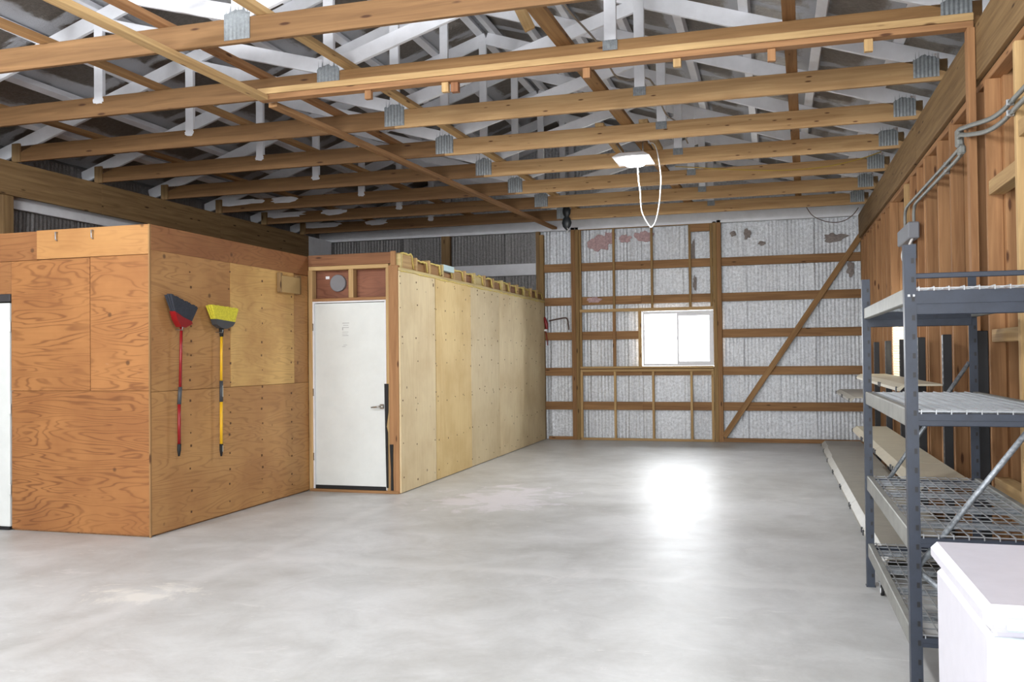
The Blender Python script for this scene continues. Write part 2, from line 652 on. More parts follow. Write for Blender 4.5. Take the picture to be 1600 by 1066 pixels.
# ------------------------------------------------------------------ roof (ceiling)
ridge = roof_z(RX, 0.10)


def roof_sheet(x0, x1, mat, name, parent):
    """insulation under one roof slope, one blanket per truss bay, slightly billowed"""
    ys = [YF - 0.2] + [2.86, 4.08] + TY + [15.0]
    for j in range(len(ys) - 1):
        y0, y1 = ys[j], ys[j + 1]
        nx, ny = 36, 10
        vs_, fs = [], []
        for a in range(nx + 1):
            for b in range(ny + 1):
                x = x0 + (x1 - x0) * a / nx
                y = y0 + (y1 - y0) * b / ny
                sag = 0.022 * math.sin(math.pi * b / ny) * (0.5 + 0.5 * noise.noise(Vector((x * 2, y * 1.3, 3))))
                w = 0.010 * noise.noise(Vector((x * 6, y * 4, 1.7)))
                vs_.append((x, y, roof_z(x, 0.085) - sag + w + 0.02))
        for a in range(nx):
            for b in range(ny):
                i = a * (ny + 1) + b
                fs.append((i, i + 1, i + ny + 2, i + ny + 1))
        pydata(name, vs_, fs, mat, parent, True, loc=(0, 0, 0))


ceil = pydata('ceiling', [(-8.35, YF - 0.3, roof_z(-8.35, 0.16)), (RX, YF - 0.3, ridge + 0.08), (1.85, YF - 0.3, roof_z(1.85, 0.16)),
                          (-8.35, 15.3, roof_z(-8.35, 0.16)), (RX, 15.3, ridge + 0.08), (1.85, 15.3, roof_z(1.85, 0.16)),
                          (-8.35, YF - 0.3, roof_z(-8.35, 0.2)), (RX, YF - 0.3, ridge + 0.12), (1.85, YF - 0.3, roof_z(1.85, 0.2)),
                          (-8.35, 15.3, roof_z(-8.35, 0.2)), (RX, 15.3, ridge + 0.12), (1.85, 15.3, roof_z(1.85, 0.2))],
              [(0, 1, 4, 3), (1, 2, 5, 4), (6, 9, 10, 7), (7, 10, 11, 8), (0, 6, 7, 1), (1, 7, 8, 2), (3, 4, 10, 9), (4, 5, 11, 10),
               (0, 3, 9, 6), (2, 8, 11, 5)], plain('roof_metal', (120, 120, 122), 0.6), loc=(0, 0, 0))
struct(ceil, 'gabled roof lined with grey foil insulation between white purlins', 'ceiling')
roof_sheet(-8.1, RX, ROOFOIL, 'insulation_blanket', ceil)
roof_sheet(RX, 1.6, ROOFOIL, 'insulation_blanket', ceil)
for side in (-1, 1):
    for k in range(8):
        x = RX + side * (0.06 + 0.60 * k + (0.0 if k else 0.03))
        z = roof_z(x, 0.035)
        nrm = Vector((side * SL, 0, 1)).normalized()
        bar('purlin', (x, YF, z), (x, 15.0, z), 0.085, 0.065, PAINT, ceil, up=nrm)

# ------------------------------------------------------------------ trusses
TR_LABEL = ['nearest roof truss, its bare timber bottom chord crossing the upper left of the picture',
            'second nearest roof truss, with doubled plates and small blocks nailed under its bottom chord',
            'third roof truss from the camera, next behind the one with doubled plates',
            'fourth roof truss from the camera, just in front of the ceiling lamp',
            'fifth roof truss from the camera, crossing right behind the ceiling lamp',
            'sixth roof truss from the camera, with the thin yellow cord draped along it',
            'seventh roof truss from the camera, last but one before the far wall',
            'farthest free roof truss, next to the silver far wall']


def gusset(name, parent, x, z0, z1, w, y, spikes=True, seed=0):
    """pressed steel plate with vertical flutes and a ragged toothed upper edge"""
    rnd = random.Random(seed)
    n = 13
    vs_, fs = [], []
    for i in range(n + 1):
        t = i / n
        xx = x - w / 2 + w * t
        top = z1 + (0.03 * math.sin(math.pi * t) + rnd.uniform(-0.008, 0.012) if spikes else 0)
        yy = y - 0.004 - (0.003 if i % 2 else 0)
        vs_ += [(xx, yy, z0), (xx, yy, top), (xx, y, z0), (xx, y, top)]
    for i in range(n):
        a = i * 4
        b = a + 4
        fs += [(a, b, b + 1, a + 1), (a + 2, a + 3, b + 3, b + 2), (a, a + 2, b + 2, b), (a + 1, b + 1, b + 3, a + 3)]
    fs += [(0, 1, 3, 2), (n * 4, n * 4 + 2, n * 4 + 3, n * 4 + 1)]
    if spikes:
        for i in range(6):
            xx = x - w / 2 + w * (i + 0.3 + rnd.uniform(0, 0.4)) / 6
            b = len(vs_)
            vs_ += [(xx - 0.003, y - 0.005, z1), (xx + 0.003, y - 0.005, z1), (xx, y - 0.005, z1 + rnd.uniform(0.05, 0.085)), (xx, y - 0.001, z1)]
            fs += [(b, b + 1, b + 2), (b, b + 2, b + 3), (b + 1, b + 3, b + 2), (b, b + 3, b + 1)]
    return pydata(name, vs_, fs, TEETH, parent)


for i, y in enumerate(TY):
    t = thing('roof_truss', TR_LABEL[i], 'truss', (RX, y, Z0), 'roof trusses')
    s = shear(y)
    h = 0.019
    xc = RX + s
    z1 = Z1
    # bottom chord in two lengths meeting at the splice plate
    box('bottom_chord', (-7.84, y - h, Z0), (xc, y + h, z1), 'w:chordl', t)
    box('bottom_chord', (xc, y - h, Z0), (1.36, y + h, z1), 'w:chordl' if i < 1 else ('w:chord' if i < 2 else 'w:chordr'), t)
    # ragged white overspray left on the timber
    rs = random.Random(i + 11)
    smears = [(xc - 2.24, z1 - 0.035, 0.058, 0.03)]
    if i >= 5:
        smears += [(-7.45, z1 - 0.03, 0.42, 0.05), (-6.7 + 0.15 * (i - 5), z1 - 0.035, 0.22, 0.05)]
    for cx, cz, rx, rz in smears:
        ring = []
        for q in range(18):
            a = 2 * math.pi * q / 18
            r_ = rs.uniform(0.75, 1.1)
            ring.append((cx + rx * r_ * math.copysign(abs(math.cos(a)) ** 0.6, math.cos(a)), y - h - 0.0045, min(z1 + 0.004, cz + rz * r_ * math.sin(a))))
        prism('paint_smear', ring, (0, 0.004, 0), PAINT, t)
    # rafters
    for side in (-1, 1):
        xe = RX + side * 4.78
        a = Vector((xe, y, roof_z(xe) - 0.075))
        b = Vector((RX, y, roof_z(RX) - 0.075))
        bar('top_chord', a, b, 0.038, 0.14, PAINT, t, up=(0, 0, 1))
    x1, x3 = xc - 2.24, xc + 2.30
    top = lambda x: roof_z(x) - 0.13
    yw = y - 0.003
    for j, xv in enumerate((x1, xc, x3)):
        zb = z1 - (0.045 if j != 1 else 0.02)
        box('web', (xv - 0.045, y - h - 0.004, zb), (xv + 0.045, y + h, top(xv) + 0.03), PAINT, t)
    for xo in (x1, x3):
        sg = 1 if xo < xc else -1
        bar('web', (xo + sg * 0.04, yw, top(xo) + 0.0), (xc - sg * 0.06, yw, z1 + 0.045), 0.036, 0.115, PAINT, t)
    gusset('gusset_plate', t, xc, Z0 + 0.02, z1 + 0.02, 0.20, y - h - 0.001, True, i)
    gusset('gusset_plate', t, x3, z1 - 0.075, z1 + 0.0, 0.11, y - h - 0.005, False, i)
    gusset('heel_plate', t, 1.20, Z0 + 0.03, z1 + 0.005, 0.19, y - h - 0.001, True, i + 40)
    box('heel_block', (1.25, y - h, z1), (1.30, y + h, z1 + 0.05), 'w:red', t)
    box('heel_block', (-7.82, y - 0.05, Z0 - 0.01), (-7.72, y - h - 0.001, z1 + 0.02), 'w:beam', t)

# white end truss flush with the far wall
t = thing('roof_truss', 'white painted end truss flush with the far silver gable wall', 'truss', (RX, 14.86, Z0), 'roof trusses')
box('bottom_chord', (-7.9, 14.84, 3.555), (1.42, 14.90, 3.76), PAINT, t)
for side in (-1, 1):
    xe = RX + side * 4.78
    bar('top_chord', (xe, 14.88, roof_z(xe) - 0.075), (RX, 14.88, roof_z(RX) - 0.075), 0.04, 0.14, PAINT, t)
for xv in (-5.5, RX, -1.0):
    box('web', (xv - 0.045, 14.85, 3.74), (xv + 0.045, 14.90, roof_z(xv) - 0.1), PAINT, t)

# doubled plates, hanging blocks of the former partition under the second truss
tp = thing('partition_plate', 'doubled timber plates with short hanging blocks under the second nearest truss', 'lumber', (RX, 6.46, 3.49))
box('top_plate', (-4.03, 6.425, 3.590), (1.29, 6.499, 3.640), 'w:pale', tp)
box('lower_plate', (-4.03, 6.430, 3.545), (1.29, 6.52, 3.588), 'w:stud', tp)
for k, (xb, hb) in enumerate([(-3.05, 0.07), (-2.40, 0.075), (-1.29, 0.075), (-0.63, 0.06), (0.02, 0.085), (0.65, 0.085)]):
    box('hanging_block', (xb - 0.028, 6.45, 3.545 - hb), (xb + 0.028, 6.49, 3.545), 'w:pale' if k % 2 else 'w:stud', tp)
box('hanging_block', (-2.36, 6.47, 3.47), (-2.30, 6.52, 3.545), 'w:red', tp)
st = box('partition_stud', (1.250, 6.43, 0.0), (1.297, 6.52, 3.545), 'w:stud')
tag(st, 'tall pinkish timber stud standing against the right wall under the doubled plates', 'lumber')

# lateral boards along the building
LAT = [(-6.62, 'chord', 'leftmost long brace board lying across the truss bottom chords'),
       (-4.86, 'chord', 'long brace board on the trusses, second from the left'),
       (-3.84, 'stud', 'reddish brace board on the trusses, just left of the steel splice plates'),
       (-3.06, 'pale', 'pale brace board on the trusses, just right of the steel splice plates'),
       (-1.30, 'chord', 'knotty brace board on the trusses, in line with the ceiling lamp'),
       (0.31, 'girt', 'rightmost brown brace board on the trusses, nearest the right wall')]
for x, kind, lab in LAT:
    ya, yb_ = 2.0, 14.3
    if x == -3.84:
        yb_ = 9.2
    wv = 0.09 if x != -1.30 else 0.12
    o = bar('brace_board', (x + shear(ya), ya, Z1 + 0.021), (x + shear(yb_), yb_, Z1 + 0.021), wv, 0.04, 'w:' + kind)
    tag(o, lab, 'lumber', 'long boards on the trusses')
o = bar('brace_board', (-4.07, 2.4, 3.552), (-3.955, 6.40, 3.552), 0.09, 0.040, 'w:pale')
tag(o, 'pale board nailed under the two nearest trusses, ending at the doubled plates', 'lumber', 'boards under the trusses')
o = bar('brace_board', (-3.99, 6.60, 3.552), (-3.47, 14.5, 3.552), 0.085, 0.040, 'w:girt')
tag(o, 'brown board nailed under the trusses, running from the doubled plates to the far wall', 'lumber', 'boards under the trusses')
o = bar('prop_board', (-1.98, 5.95, 4.55), (-1.62, 6.10, 3.74), 0.038, 0.075, 'w:pale')
tag(o, 'short slanted timber propped between the two nearest trusses', 'lumber')

# ------------------------------------------------------------------ far wall
wb = boxes_joined('wall_back', [((-8.35, 15.08, -0.1), (-2.12, 15.12, 4.2)), ((-0.88, 15.08, -0.1), (1.85, 15.12, 4.2)),
                                ((-2.12, 15.08, -0.1), (-0.88, 15.12, 1.20)), ((-2.12, 15.08, 2.15), (-0.88, 15.12, 4.2))],
                  plain('siding_metal', (140, 142, 146), 0.5))
struct(wb, 'far end wall of timber posts and girts over silver foil insulation', 'wall')
prism('gable_siding', [(-8.35, 15.08, 3.9), (1.85, 15.08, 3.9), (1.85, 15.08, roof_z(1.85, 0.17)), (RX, 15.08, ridge + 0.09), (-8.35, 15.08, roof_z(-8.35, 0.17))],
      (0, 0.04, 0), MATS['siding_metal'], wb)


def rib_panel(name, a0, a1, z0, ztop, wall, parent, axis='x', pitch=0.058, amp=0.0040, mat=None, seed=0):
    """foil sheet with vertical flutes and crinkles; axis = direction along the wall"""
    n = max(8, int((a1 - a0) / pitch * 5))
    nz = 14
    vs_, fs = [], []
    rnd = random.Random(seed)
    buckle = a0 + (a1 - a0) * rnd.uniform(0.3, 0.7)
    for i in range(n + 1):
        a = a0 + (a1 - a0) * i / n
        zt = ztop(a) if callable(ztop) else ztop
        for j in range(nz + 1):
            z = z0 + (zt - z0) * j / nz
            d = amp * (0.9 + 0.9 * noise.noise(Vector((a * 1.9, z * 1.1, seed + 0.5)))) * math.cos(2 * math.pi * a / pitch + 0.5 * noise.noise(Vector((a * 3, z * 2, seed))))
            d += 0.010 * noise.noise(Vector((a * 4, z * 2.2, seed * 3.1)))
            d += 0.004 * noise.noise(Vector((a * 22, z * 9, seed)))
            bx = (a - buckle - 0.03 * math.sin(z * 3 + seed)) / 0.05
            d += 0.016 * math.exp(-bx * bx)
            e = min(i, n - i) / n
            d -= 0.010 * max(0, 1 - e * 40)
            vs_.append((a, wall - d, z) if axis == 'x' else (wall - d, a, z))
    for i in range(n):
        for j in range(nz):
            k = i * (nz + 1) + j
            fs.append((k, k + 1, k + nz + 2, k + nz + 1))
    return pydata(name, vs_, fs, mat or FOIL, parent, True, loc=(0, 0, 0))


edges = [-8.0, -6.8, -5.54, -3.93, -3.22, -2.56, -2.10, -0.90, 0.12, 1.42]
for k in range(len(edges) - 1):
    a, b = edges[k], edges[k + 1]
    if abs(a + 2.10) < 1e-6:
        rib_panel('foil_panel', a, b, 0.0, 1.22, 14.97, wb, seed=k)
        rib_panel('foil_panel', a, b, 2.13, 3.7, 14.97, wb, seed=k + 20)
    else:
        rib_panel('foil_panel', a, b, 0.0, 3.7, 14.97, wb, seed=k, mat=SHADEFOIL if b < -3.9 else FOIL)
for k, (a, b) in enumerate([(-8.0, -6.4), (-6.4, -4.8), (-4.8, RX), (RX, -1.7), (-1.7, -0.1), (-0.1, 1.42)]):
    rib_panel('foil_panel', a, b, 3.7, lambda x: roof_z(x, 0.08), 14.97, wb, seed=k + 50)

GZ = [0.574, 1.150, 1.756, 2.345, 2.922]
for gz in GZ:
    segs = [(-8.0, -3.83, gz > 2.6), (-3.76, -2.10, False), (-2.10, -0.86, False), (-0.86, 1.40, False)]
    for a, b, painted in segs:
        if abs(a + 2.10) < 1e-6 and gz == 1.756:
            continue
        hh = 0.068
        if painted:
            hh = 0.10
        box('girt', (a, 14.885, gz - hh), (b, 14.925, gz + hh), PAINT if painted else 'w:girt', wb)
box('sill_plate', (-3.7, 14.86, 0.0), (-3.28, 14.93, 0.05), 'w:girt', wb)
box('sill_plate', (-0.79, 14.86, 0.0), (1.33, 14.93, 0.06), 'w:girt', wb)
# posts
for a, b, kind, zt in [(-5.62, -5.46, 'beam', 3.56), (-3.89, -3.825, 'beam', 3.56), (-3.823, -3.757, 'post', 3.50), (-3.276, -3.205, 'girt', 3.60), (-3.203, -3.143, 'post', 3.60),
                       (-0.925, -0.862, 'post', 3.58), (-0.86, -0.79, 'girt', 3.60), (1.33, 1.44, 'post', 3.20)]:
    box('post', (a, YB, 0.0), (b, 14.93, zt), 'w:' + kind, wb)
# inner framing of the window bay
ys0, ys1 = 14.842, 14.882
box('plate', (-3.135, ys0, 3.545), (-0.93, ys1, 3.585), 'w:post', wb)
box('plate', (-3.135, ys0 - 0.01, 2.150), (-0.93, ys1, 2.200), 'w:pale', wb)
box('plate', (-3.135, ys0 - 0.02, 1.200), (-0.93, ys1, 1.235), 'w:pale', wb)
box('plate', (-3.135, ys0 - 0.01, 1.145), (-0.93, ys1, 1.185), 'w:pale', wb)
box('plate', (-3.135, ys0, 0.0), (-0.93, ys1, 0.038), 'w:pale', wb)
box('stud', (-3.138, ys0, 0.04), (-3.095, ys1, 1.145), 'w:pale', wb)
box('stud', (-0.972, ys0, 0.04), (-0.93, ys1, 1.145), 'w:pale', wb)
box('stud', (-3.138, ys0, 1.235), (-3.10, ys1, 2.15), 'w:post', wb)
box('stud', (-3.138, ys0, 2.20), (-3.10, ys1, 3.545), 'w:post', wb)
box('stud', (-0.968, ys0, 2.20), (-0.93, ys1, 3.545), 'w:post', wb)
for xs in (-2.547, -1.912, -1.29):
    box('stud', (xs - 0.019, ys0, 2.20), (xs + 0.019, ys1, 3.545), 'w:post', wb)
    box('stud', (xs - 0.019, ys0, 0.038), (xs + 0.019, ys1, 1.145), 'w:pale', wb)
box('stud', (-2.575, ys0, 1.235), (-2.525, ys1, 2.15), 'w:girt', wb)
box('stud', (-2.145, ys0 - 0.005, 1.235), (-2.095, ys1, 2.15), 'w:pale', wb)
box('block', (-1.28, ys0, 3.43), (-0.97, ys1, 3.545), 'w:girt', wb)
bar('diagonal_brace', (1.335, 14.845, 3.25), (-0.775, 14.845, 0.10), 0.038, 0.085, 'w:chord', wb, up=(0, 1, 0.0)) if False else None
_d = Vector((1.335 + 0.775, 0, 3.15)).normalized()
bar('diagonal_brace', (1.335, 14.85, 3.25), (-0.785, 14.85, 0.085), 0.038, 0.088, 'w:chord', wb, up=(-_d.z, 0, _d.x))


def blob_patch(name, cx, cz, rx, rz, y, mat, parent, seed):
    n = 26
    ring = []
    for i in range(n):
        a = 2 * math.pi * i / n
        r = 1 + 0.55 * noise.noise(Vector((math.cos(a) * 1.8, math.sin(a) * 1.8, seed))) + 0.25 * noise.noise(Vector((math.cos(a) * 6, math.sin(a) * 6, seed)))
        ring.append((cx + rx * r * math.cos(a), cz + rz * r * math.sin(a)))
    vs_ = [(cx, y - 0.03, cz)] + [(x, y - 0.022 + 0.01 * noise.noise(Vector((x * 9, z * 9, seed))), z) for x, z in ring] + [(x, y + 0.02, z) for x, z in ring]
    fs = [(0, 1 + i, 1 + (i + 1) % n) for i in range(n)] + [(1 + i, 1 + n + i, 1 + n + (i + 1) % n, 1 + (i + 1) % n) for i in range(n)]
    pydata(name, vs_, fs, mat, parent)


for sd, (cx, cz, rx, rz) in enumerate([(-2.80, 3.33, 0.20, 0.12), (-2.62, 3.40, 0.10, 0.10), (-2.36, 3.38, 0.10, 0.06), (-2.05, 3.41, 0.16, 0.08), (-2.90, 2.36, 0.12, 0.05)]):
    blob_patch('torn_insulation', cx, cz, rx, rz, 14.955 if cz > 3 else 14.875, PINK, wb, sd)
DKTEAR = plain('torn_foil_brown', (146, 136, 132), 0.8, mottled=0.3, scale=30)
for sd, (cx, cz, rx, rz) in enumerate([(-0.38, 3.36, 0.05, 0.09), (-0.60, 3.38, 0.05, 0.04), (0.95, 3.24, 0.17, 0.07), (1.18, 2.74, 0.05, 0.12), (-1.24, 3.10, 0.03, 0.2), (-1.22, 2.6, 0.03, 0.12), (-0.15, 3.2, 0.06, 0.03)]):
    blob_patch('foil_tear', cx, cz, rx, rz, 14.955, DKTEAR, wb, sd + 9)

# window in the far wall
w1 = struct(box('window_1', (-2.075, 14.86, 1.238), (-0.93, 14.93, 1.275), VINYL), 'white sliding window in the far wall, bright with daylight', 'window')
box('frame', (-2.075, 14.86, 2.095), (-0.93, 14.93, 2.135), VINYL, w1)
box('frame', (-2.075, 14.86, 1.275), (-2.045, 14.93, 2.095), VINYL, w1)
box('frame', (-0.962, 14.86, 1.275), (-0.93, 14.93, 2.095), VINYL, w1)
box('meeting_rail', (-1.515, 14.865, 1.275), (-1.485, 14.90, 2.095), VINYL, w1)
sash = box('sash', (-1.485, 14.87, 1.275), (-0.962, 14.90, 1.31), VINYL, w1)
box('sash_rail', (-1.485, 14.87, 2.055), (-0.962, 14.90, 2.095), VINYL, sash)
box('sash_stile', (-0.997, 14.87, 1.31), (-0.962, 14.90, 2.055), VINYL, sash)
box('latch', (-1.522, 14.852, 1.67), (-1.50, 14.865, 1.72), VINYL, w1)
box('pane', (-2.045, 14.905, 1.275), (-1.515, 14.909, 2.095), GLASS, w1, bev=0)
box('pane', (-1.485, 14.883, 1.31), (-0.997, 14.887, 2.055), GLASS, w1, bev=0)

# bits on the far wall
o = tube('hanging_cable', [(-3.67, 14.84, 2.02), (-3.5, 14.83, 2.05), (-3.36, 14.83, 2.06), (-3.33, 14.83, 1.95), (-3.32, 14.83, 1.86)], 0.012, BCORD, smooth=5)
tag(o, 'stiff brown cable looped between the two left posts of the far wall', 'cable')
bag = thing('hanging_bag', 'dark crumpled bag hanging from the last truss above the left window post', 'bag', (-3.05, 13.80, 3.45))
vs_, fs = [], []
rings = [(3.80, 0.020), (3.77, 0.05), (3.71, 0.068), (3.66, 0.058), (3.62, 0.035), (3.58, 0.062), (3.52, 0.078), (3.46, 0.060), (3.42, 0.028), (3.40, 0.008)]
sg = 10
for i, (z, r) in enumerate(rings):
    for k in range(sg):
        a = 2 * math.pi * k / sg
        rr = r * (1 + 0.25 * noise.noise(Vector((math.cos(a) * 2, math.sin(a) * 2, z * 9))))
        vs_.append((-3.10 + rr * math.cos(a), 13.775 + rr * 0.5 * math.sin(a), z))
for i in range(len(rings) - 1):
    for k in range(sg):
        a0, a1 = i * sg + k, i * sg + (k + 1) % sg
        fs.append((a0, a1, a1 + sg, a0 + sg))
fs += [tuple(range(sg)), tuple(range((len(rings) - 1) * sg, len(rings) * sg))]
pydata('pouch', vs_, fs, plain('dark_bag', (42, 48, 52), 0.4, mottled=0.3, scale=30), bag, True)
tube('tie', [(-3.09, 13.765, 3.44), (-3.07, 13.745, 3.40), (-3.10, 13.745, 3.36)], 0.008, WCORD, bag, smooth=4)

# ------------------------------------------------------------------ right wall
wr = boxes_joined('wall_right', [((1.56, YF, -0.1), (1.60, 9.92, 4.2)), ((1.56, 11.02, -0.1), (1.60, 15.12, 4.2)),
                                 ((1.56, 9.92, -0.1), (1.60, 11.02, 1.12)), ((1.56, 9.92, 2.0), (1.60, 11.02, 4.2))], MATS['siding_metal'])
struct(wr, 'right side wall of exposed timber studs under a long eave beam', 'wall')
ed = [YF, -1.5, 0.3, 2.1, 3.9, 5.15, 6.35, 7.6, 8.8, 9.92]
for k in range(len(ed) - 1):
    rib_panel('foil_panel', ed[k], ed[k + 1], 0, 3.75, 1.53, wr, 'y', seed=k + 70)
rib_panel('foil_panel', 9.92, 11.02, 0, 1.12, 1.53, wr, 'y', seed=90)
rib_panel('foil_panel', 9.92, 11.02, 2.0, 3.75, 1.53, wr, 'y', seed=91)
rib_panel('foil_panel', 11.02, 14.95, 0, 3.75, 1.53, wr, 'y', seed=92)
box('eave_beam', (1.30, YF, 3.20), (1.34, 9.0, 3.565), 'w:beam', wr)
box('eave_beam', (1.30, 9.0, 3.20), (1.34, 14.84, 3.565), 'w:beam', wr)
box('top_plate', (1.33, YF, 3.14), (1.42, 14.8, 3.19), 'w:stud', wr)
box('rim_board', (1.47, YF, 3.2), (1.51, 14.9, 3.60), 'w:red', wr)
box('bottom_plate', (1.31, YF, 0.0), (1.40, 14.8, 0.04), 'w:stud', wr)
for g in (0.5, 1.15, 1.8, 2.45, 3.0):
    for a, b in ((YF, 9.9), (11.04, 14.9)):
        box('girt', (1.46, a, g - 0.07), (1.50, b, g + 0.07), 'w:girt', wr)
studs = [-2.8, -2.0, -1.2, -0.4, 0.4, 1.2, 2.0, 2.8, 3.6, 4.25, 4.88, 5.50, 6.22, 7.40, 7.93, 8.52, 8.62, 9.02, 9.45, 9.86, 11.03, 11.45, 11.9, 12.5, 12.9, 13.3, 13.7, 14.1, 14.5]
for k, sy in enumerate(studs):
    w_ = 0.05 if sy in (5.50, 7.40, 7.93) else 0.038
    kind = 'pale' if sy in (5.50, 9.86) else 'stud'
    box('stud', (1.305, sy, 0.04), (1.395, sy + w_, 3.14), 'w:' + kind, wr)
    if sy > 6:
        box('stud', (1.395, sy + 0.005, 0.04), (1.455, sy + w_ - 0.005, 3.14), 'w:stud', wr)
box('post', (1.395, 6.16, 0.0), (1.455, 6.32, 3.2), 'w:stud', wr)
box('post', (1.30, 6.535, 0.04), (1.455, 6.575, 3.14), 'w:stud', wr)
for y0, y1, z0, z1 in ((5.56, 6.2, 2.40, 2.49), (5.56, 6.2, 1.48, 1.56), (4.93, 5.48, 2.60, 2.69), (5.56, 6.2, 0.55, 0.64)):
    box('blocking', (1.31, y0, z0), (1.40, y1, z1), 'w:pale', wr)
# wide boards between studs towards the far end
for y0, y1 in ((8.70, 8.98), (9.08, 9.42), (9.52, 9.83)):
    box('sheathing_board', (1.405, y0, 1.55), (1.45, y1, 3.12), 'p:reddish', wr)

# window with a blind in the right wall
w2 = struct(box('window_2', (1.40, 9.92, 1.12), (1.55, 11.02, 1.16), VINYL), 'side window behind the shelving, covered by a white slatted blind', 'window')
box('frame', (1.40, 9.92, 1.95), (1.55, 11.02, 1.99), VINYL, w2)
box('frame', (1.40, 9.92, 1.16), (1.55, 9.96, 1.95), VINYL, w2)
box('frame', (1.40, 10.98, 1.16), (1.55, 11.02, 1.95), VINYL, w2)
box('pane', (1.52, 9.96, 1.16), (1.525, 10.98, 1.95), GLASS, w2, bev=0)
box('sill', (1.31, 9.92, 1.08), (1.45, 11.02, 1.118), 'w:pale', w2)
bl = thing('window_blind', 'white slatted blind hanging in the side window behind the shelving', 'blind', (1.31, 10.45, 1.12))
box('headrail', (1.285, 9.93, 1.99), (1.33, 11.0, 2.03), SLATW, bl)
for k in range(30):
    z = 1.15 + k * 0.028
    bar('slat', (1.308, 9.94, z), (1.308, 10.99, z), 0.03, 0.0025, BLINDM, bl, up=(0.95, 0, 0.31), bev=0)
box('bottom_rail', (1.296, 9.93, 1.122), (1.32, 11.0, 1.138), SLATW, bl)

# conduit and boxes on the right wall
cdt = thing('conduit_run', 'pair of grey conduits strapped along the right wall studs', 'conduit', (1.25, 6.0, 2.45))
tube('pipe', [(1.285, 1.0, 2.805), (1.285, 5.2, 2.805), (1.285, 5.45, 2.805), (1.285, 5.70, 2.805), (1.272, 5.95, 2.820), (1.238, 6.28, 2.868), (1.222, 6.45, 2.892), (1.226, 6.58, 2.915), (1.245, 6.70, 2.935)], 0.015, CONDUIT, cdt, 8, 6)
tube('pipe', [(1.285, 1.0, 2.745), (1.285, 5.2, 2.745), (1.285, 5.45, 2.745), (1.285, 5.75, 2.745), (1.268, 6.05, 2.768), (1.232, 6.36, 2.825), (1.222, 6.50, 2.858), (1.228, 6.62, 2.880), (1.245, 6.74, 2.885)], 0.015, CONDUIT, cdt, 8, 6)
tube('pipe', [(1.262, 6.74, 2.845), (1.275, 7.0, 2.845), (1.275, 8.9, 2.845), (1.275, 9.1, 2.845), (1.275, 9.3, 2.845), (1.272, 9.48, 2.83), (1.268, 9.55, 2.77), (1.268, 9.55, 2.625)], 0.015, CONDUIT, cdt, 8, 6)
tube('pipe', [(1.262, 6.72, 2.790), (1.275, 7.0, 2.790), (1.275, 8.4, 2.790), (1.275, 8.58, 2.790), (1.275, 8.75, 2.790), (1.272, 8.92, 2.78), (1.268, 8.98, 2.72), (1.268, 8.98, 2.625)], 0.015, CONDUIT, cdt, 8, 6)
box('elbow_fitting', (1.226, 6.69, 2.83), (1.270, 6.79, 2.955), CONDUIT, cdt, 0.012)
box('elbow_fitting', (1.232, 6.66, 2.765), (1.276, 6.75, 2.828), CONDUIT, cdt, 0.012)
for y in (5.52, 7.42):
    for z in ((2.805, 2.745) if y < 6 else (2.845, 2.790)):
        box('strap', (1.264, y, z - 0.018), (1.3035, y + 0.02, z + 0.018), WIRE, cdt)
eb = thing('switch_box', 'grey electrical box below the conduits, above the rack', 'electrical box', (1.24, 9.2, 2.2))
box('body', (1.205, 8.90, 2.47), (1.304, 9.64, 2.622), GREYBOX, eb, 0.01)
box('switch_plate', (1.26, 9.1, 2.30), (1.304, 9.3, 2.44), GREYBOX, eb, 0.006)
tube('conduit_nipple', [(1.275, 9.2, 2.435), (1.275, 9.2, 2.475)], 0.012, CONDUIT, eb, 8)
tube('cable', [(1.25, 9.5, 2.475), (1.23, 9.5, 2.36), (1.26, 9.5, 2.24), (1.24, 9.5, 2.12), (1.26, 9.52, 2.02)], 0.012, WCORD, eb, 6, 5)
tube('cable', [(1.25, 8.95, 2.475), (1.21, 8.94, 2.38), (1.235, 8.93, 2.27), (1.215, 8.93, 2.18)], 0.012, WCORD, eb, 6, 5)

# ------------------------------------------------------------------ left wall
wl = boxes_joined('wall_left', [((-8.2, YF, -0.1), (-8.16, 15.12, 4.2))], MATS['siding_metal'])
struct(wl, 'left side wall with dark timber eave beam and foil above the plywood room', 'wall')
ed = [YF, -0.8, 1.8, 4.4, 6.6, 8.8, 10.8, 12.9, 14.95]
for k in range(len(ed) - 1):
    rib_panel('foil_panel', ed[k], ed[k + 1], 0, 3.75, -8.03, wl, 'y', seed=k + 120, mat=SHADEFOIL)
for y0, y1 in ((YF, 5.0), (5.0, 8.98), (8.98, 11.4), (11.4, 14.0)):
    box('eave_beam', (-7.81, y0, 3.20), (XL, y1, 3.565), 'w:beam', wl)
box('eave_beam', (-7.81, 14.0, 3.20), (XL, 14.84, 3.565), PAINT, wl)
for g in (0.6, 1.2, 1.8, 2.36):
    box('girt', (-7.99, YF, g - 0.07), (-7.95, 14.9, g + 0.07), 'w:girt', wl)
box('girt', (-7.99, YF, 2.60), (-7.95, 14.9, 2.80), PAINT, wl)
box('girt', (-7.99, YF, 3.10), (-7.95, 14.9, 3.24), PAINT, wl)
for y in (-2.2, 0.2, 2.7, 5.15, 7.56, 10.0, 12.5):
    box('post', (-7.94, y, 0), (-7.80, y + 0.14, 3.55), 'w:beam', wl)

